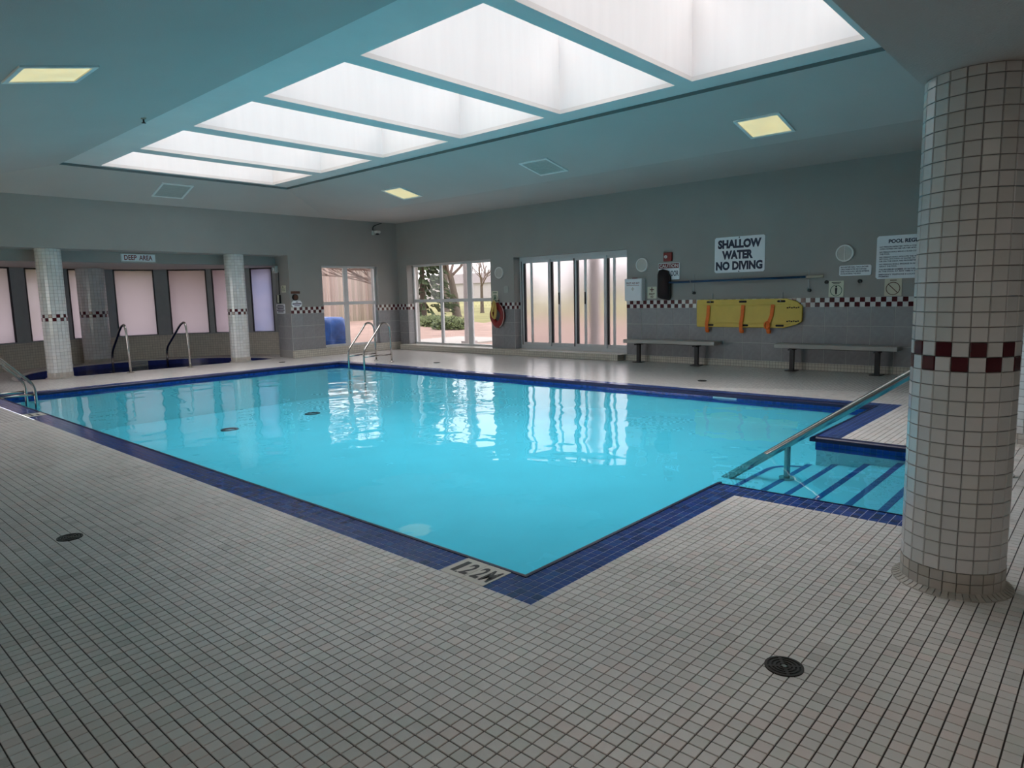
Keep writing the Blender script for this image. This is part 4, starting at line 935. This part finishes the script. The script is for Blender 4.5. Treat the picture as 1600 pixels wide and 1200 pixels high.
for lab, x0, y0 in (('white float lying on the spa ledge beside the rear column',5.45,20.62),):
    mb = MB(); mb.cyl((x0,y0), .10, .0, .05, 18, .08); tag(mb.build('chlorine_float', M['white'], loc=(x0,y0,0)), lab, 'float')

# ------------------------------------------------------------------ outdoors
def gh(x, y):
    d = math.hypot(x, y); return min(1.3, max(0, (d-30)*.028))-.03
gm = MB(); xs = [14.0,16,18,20,22,24,27,30,34,38,44,52,64,80,110]; ysg = [-60,-40,-25,-10,0,5,10,15,20,25,30,35,40,50,65,90,120]
def gridp(mb, xs, ys):
    n0 = len(xs); mb.add([(x,y,gh(x,y)) for y in ys for x in xs], [(j*n0+i,j*n0+i+1,(j+1)*n0+i+1,(j+1)*n0+i) for j in range(len(ys)-1) for i in range(n0-1)])
gridp(gm, xs, ysg); gridp(gm, [10.7,12,13,14.0], [17.45,20,25,30,40,60,90,120]); gridp(gm, [-60,-30,-10,0,5,10.7], [21.6,25,30,40,60,90,120]); gridp(gm, [-60,-30,-10,-3.3], [-60,-20,0,21.6])
struct(gm.build('lawn', M['grass'], smooth=True), 'rough green and yellow lawn outside the windows', 'lawn')
pt = MB(); pt.add([(10.6,17.42,.0),(22,17.42,.0),(30,33.9,.4),(10.6,33.9,.15)], [(0,1,2,3)]); pt.add([(14.05,-10,.0),(26.0,-10,.0),(30,12,.10),(31,27.5,.36),(26,25.5,.17),(22.5,21.5,.02),(22,17.42,.0),(14.05,17.42,.0)], [(0,1,2,3,4,5,6,7)])
struct(pt.build('patio', M['patio']), 'reddish brick paving just outside the glass', 'patio')
ct = MB(); ct.box(14.1, 15.6, 8, 17.4, -.02, .06); ct.box(15.6, 18.5, 16.3, 21.5, -.02, .05); struct(ct.build('terrace', M['concrete']), 'pale concrete strip outside the doors', 'terrace')
def limb(mb, p, d, L_, r_, depth, kids=3, spread=.6):
    pts = [p]; q = p.copy(); dd = d.copy()
    for k2 in range(4): dd = (dd+Vector((random.uniform(-.15,.15),random.uniform(-.15,.15),random.uniform(-.05,.12)))).normalized(); q = q+dd*L_/4; pts.append(q.copy())
    mb.tube(pts, [r_*(1-.11*k2) for k2 in range(5)], 6 if depth > 1 else 4, False)
    if depth == 0: return
    for k2 in range(kids):
        s_ = pts[random.randint(2,4)]; nd = (dd+Vector((random.uniform(-1,1),random.uniform(-1,1),random.uniform(-.2,.6)))*spread).normalized()
        limb(mb, s_, nd, L_*random.uniform(.55,.8), r_*.55, depth-1, kids, spread)
def bare_tree(x, y, h, r_, label, depth=4, lean=(0,0), base=None, low=()):
    z = gh(x,y) if base is None else base; o = thing('bare_tree', (x,y,z), label, 'tree', 'trees in the garden')
    mb = MB(); t = [Vector((x,y,z-.1)),Vector((x,y,z+.1)),Vector((x+lean[0]*.3,y+lean[1]*.3,z+h*.3)),Vector((x+lean[0],y+lean[1],z+h*.6))]
    mb.tube(t, [r_*1.6,r_*1.15,r_*.9,r_*.75], 12, False); mb.build('trunk', M['bark'], o, smooth=True)
    br = MB()
    for k2 in range(5): limb(br, t[3]-VZ*random.uniform(0,h*.12), Vector((random.uniform(-.8,.8),random.uniform(-.8,.8),random.uniform(.4,1))).normalized(), h*.38, r_*.45, depth-1, 3)
    for zl_, d_l, L_l in low: limb(br, Vector((x,y,z+zl_)), Vector(d_l).normalized(), L_l, .05, 3, 4, .5)
    br.build('branches', M['twig'], o)
bare_tree(30.0, 31.75, 4.4, .25, 'thick leaning bare tree trunk seen through the garden window', 4, (.1,.6))
bare_tree(34.0, 37.2, 7, .3, 'darker tree trunk behind the conifer outside the garden window', 3)
bare_tree(34.0, 33.4, 3.2, .12, 'thin spreading bare tree at the right pane of the garden window', 4)
bare_tree(17.6, 21.6, 5.5, .16, 'bare tree hanging over the paving outside the corner window', 4, (-.2,0), None, ((2.2,(-1,.1,.02),2.3),(2.5,(-1,-.2,.05),2.6),(2.9,(-1,.3,-.05),2.4),(1.9,(-1,.5,.05),2.0),(2.7,(-1,0,-.1),2.8)))
bare_tree(40.0, 30.0, 7, .28, 'bare tree beyond the lawn outside the sliding doors', 3)
bare_tree(44.0, 24.0, 7, .3, 'bare tree farthest right beyond the sliding doors', 3)
def conifer(x, y, h, w_, label, n=900):
    z = gh(x,y); o = thing('conifer', (x,y,z), label, 'tree'); mb = MB(); mb.tube([(x,y,z-.1),(x,y,z+h)], [.22,.03], 8); mb.build('trunk', M['bark'], o)
    f = MB()
    for _ in range(n):
        t = random.random()**.8; zz = z+.8+t*(h-.8); rr = w_*(1-t)*random.uniform(.3,1); a = random.uniform(0,2*math.pi); c = Vector((x+rr*math.cos(a),y+rr*math.sin(a),zz-.25*rr))
        d = Vector((math.cos(a),math.sin(a),random.uniform(-.6,.1))).normalized(); s_ = d.cross(VZ).normalized(); L_ = random.uniform(.3,.7)
        f.add([c-s_*.05,c+s_*.05,c+d*L_+s_*.12-VZ*.1,c+d*L_-s_*.12-VZ*.1],[(0,1,2,3)]); f.add([c,c+d*L_*.6+VZ*.1,c+d*L_-VZ*.12],[(0,1,2)])
    f.build('foliage', M['needle'], o)
conifer(27.2, 31.7, 6.5, 2.1, 'dark drooping conifer at the left pane of the garden window')
def bush(x, y, rx_, ry_, h, label, n=1500):
    z = gh(x,y); o = thing('hedge_bush', (x,y,z), label, 'bush', 'low hedge outside the garden window'); st = MB()
    for _ in range(10): st.tube([(x+random.uniform(-.3,.3)*rx_,y+random.uniform(-.3,.3)*ry_,z-.05),(x+random.uniform(-.8,.8)*rx_,y+random.uniform(-.8,.8)*ry_,z+h*.7)], .018, 5)
    st.build('stems', M['twig'], o); f = MB()
    for _ in range(n):
        a, b_ = random.uniform(0,2*math.pi), random.random()**.5; hz = h*(.25+.75*math.sqrt(max(0,1-b_*b_*.8))); c = Vector((x+rx_*b_*math.cos(a),y+ry_*b_*math.sin(a),z+random.uniform(.25,1)*hz))
        d = Vector((random.uniform(-1,1),random.uniform(-1,1),random.uniform(-.2,1))).normalized(); s_ = d.orthogonal().normalized()*.05
        f.add([c-s_*.4,c+d*.07-s_,c+d*.16,c+d*.07+s_],[(0,1,2,3)])
    f.build('leaves', M['leaf'], o)
bush(22.4, 25.0, .85, .85, .6, 'leafy hedge bush at the left of the garden window view')
bush(21.3, 22.95, .8, .85, .68, 'leafy hedge bush nearest the white porch column')
bush(23.8, 27.1, .9, .9, .5, 'leafy hedge bush farthest from the garden window')
def porch(x, y, r_, label):
    o = thing('porch_column', (x,y,.05), label, 'column', 'white porch columns outside'); mb = MB(); mb.cyl((x,y), r_, .15, 3.6, 20, r_*.9); mb.build('shaft', M['porchwhite'], o, smooth=False)
    mb = MB(); mb.box(x-r_*1.25, x+r_*1.25, y-r_*1.25, y+r_*1.25, .05, .15); mb.build('plinth', M['porchwhite'], o)
porch(15.5, 15.85, .15, 'round white porch column outside the garden window')
porch(15.5, 10.9, .15, 'round white porch column outside the fogged sliding doors')
def fence(x0, x1, y, z0, h, label):
    o = thing('board_fence', ((x0+x1)/2,y,z0), label, 'fence'); n0 = int((x1-x0)/.19); ms = []
    for _ in range(6):
        mb = MB(); t = random.uniform(.75,1.15); mb.cur = (t*random.uniform(.97,1.05),t,t*random.uniform(.95,1.03)); mb.box(-.086,.086,-.012,.012,0,h); ms.append(mb.mesh('board', M['fence']))
    for i in range(n0): link('board', random.choice(ms), o, (x0+(i+.5)*.19, y, z0+random.uniform(-.02,.02)))
    mb = MB(); mb.box(x0,x1,y+.012,y+.06,z0+.3,z0+.4); mb.box(x0,x1,y+.012,y+.06,z0+h-.5,z0+h-.4); mb.build('rails', M['fence'], o)
fence(13, 25.9, 34.4, gh(23,34)-.15, 3.9, 'tall weathered board fence beyond the paving')
def house(x, y, w_, d_, h, label):
    z = gh(x,y)-.2; o = thing('house', (x,y,z), label, 'house', 'houses beyond the garden'); mb = MB(); mb.box(x,x+d_,y-w_/2,y+w_/2,z,z+h); mb.build('walls', M['housewall'], o)
    mb = MB(); mb.add([(x-.4,y-w_/2-.4,z+h),(x-.4,y+w_/2+.4,z+h),(x+d_+.4,y+w_/2+.4,z+h),(x+d_+.4,y-w_/2-.4,z+h),(x+d_/2,y-w_/2-.4,z+h+2),(x+d_/2,y+w_/2+.4,z+h+2)], [(0,1,5,4),(2,3,4,5),(0,4,3),(1,2,5)]); mb.build('roof', M['roofing'], o)
    for q in range(4):
        yy = y-w_/2+w_*(q+.5)/4; mb = MB(); mb.box(x-.06,x+.02,yy-.6,yy+.6,z+1.0,z+2.3); wn = mb.build('house_window', M['alu'], o); mb = MB(); mb.box(x-.07,x-.05,yy-.5,yy+.5,z+1.1,z+2.2); mb.build('glass', M['dark'], wn)
house(88, 92, 24, 9, 3.0, 'pale far house seen left through the garden window')
house(92, 60, 22, 9, 3.0, 'pale far house beyond the sliding doors')
tp = thing('tarp_cover', (12.0,18.7,0), 'bright blue tarp over a low stack outside the corner window', 'tarp')
mb = MB(); nx_, nz_ = 18, 12; vs = []; prof = [(0,.0),(0,.2),(-.02,.4),(0,.62),(.03,.8),(.08,.95),(.25,1.03),(.5,1.02),(.8,1.0),(.9,.7),(.93,0)]
for i in range(nx_):
    for k2, (dy, z) in enumerate(prof):
        x = 11.0+1.55*i/(nx_-1); nv = noise.noise(Vector((x*2.3,k2*.7,1.7))); vs.append((x+.05*noise.noise(Vector((x*3,k2,5))), 18.35+dy+.17*nv, max(.0, z+(.05*nv if 0 < k2 < 10 else 0))))
k2 = len(prof); mb.add(vs, [(i*k2+j,(i+1)*k2+j,(i+1)*k2+j+1,i*k2+j+1) for i in range(nx_-1) for j in range(k2-1)]+[tuple(range(k2)),tuple((nx_-1)*k2+j for j in range(k2-1,-1,-1))])
mb.build('sheet', M['tarp'], tp, smooth=True)
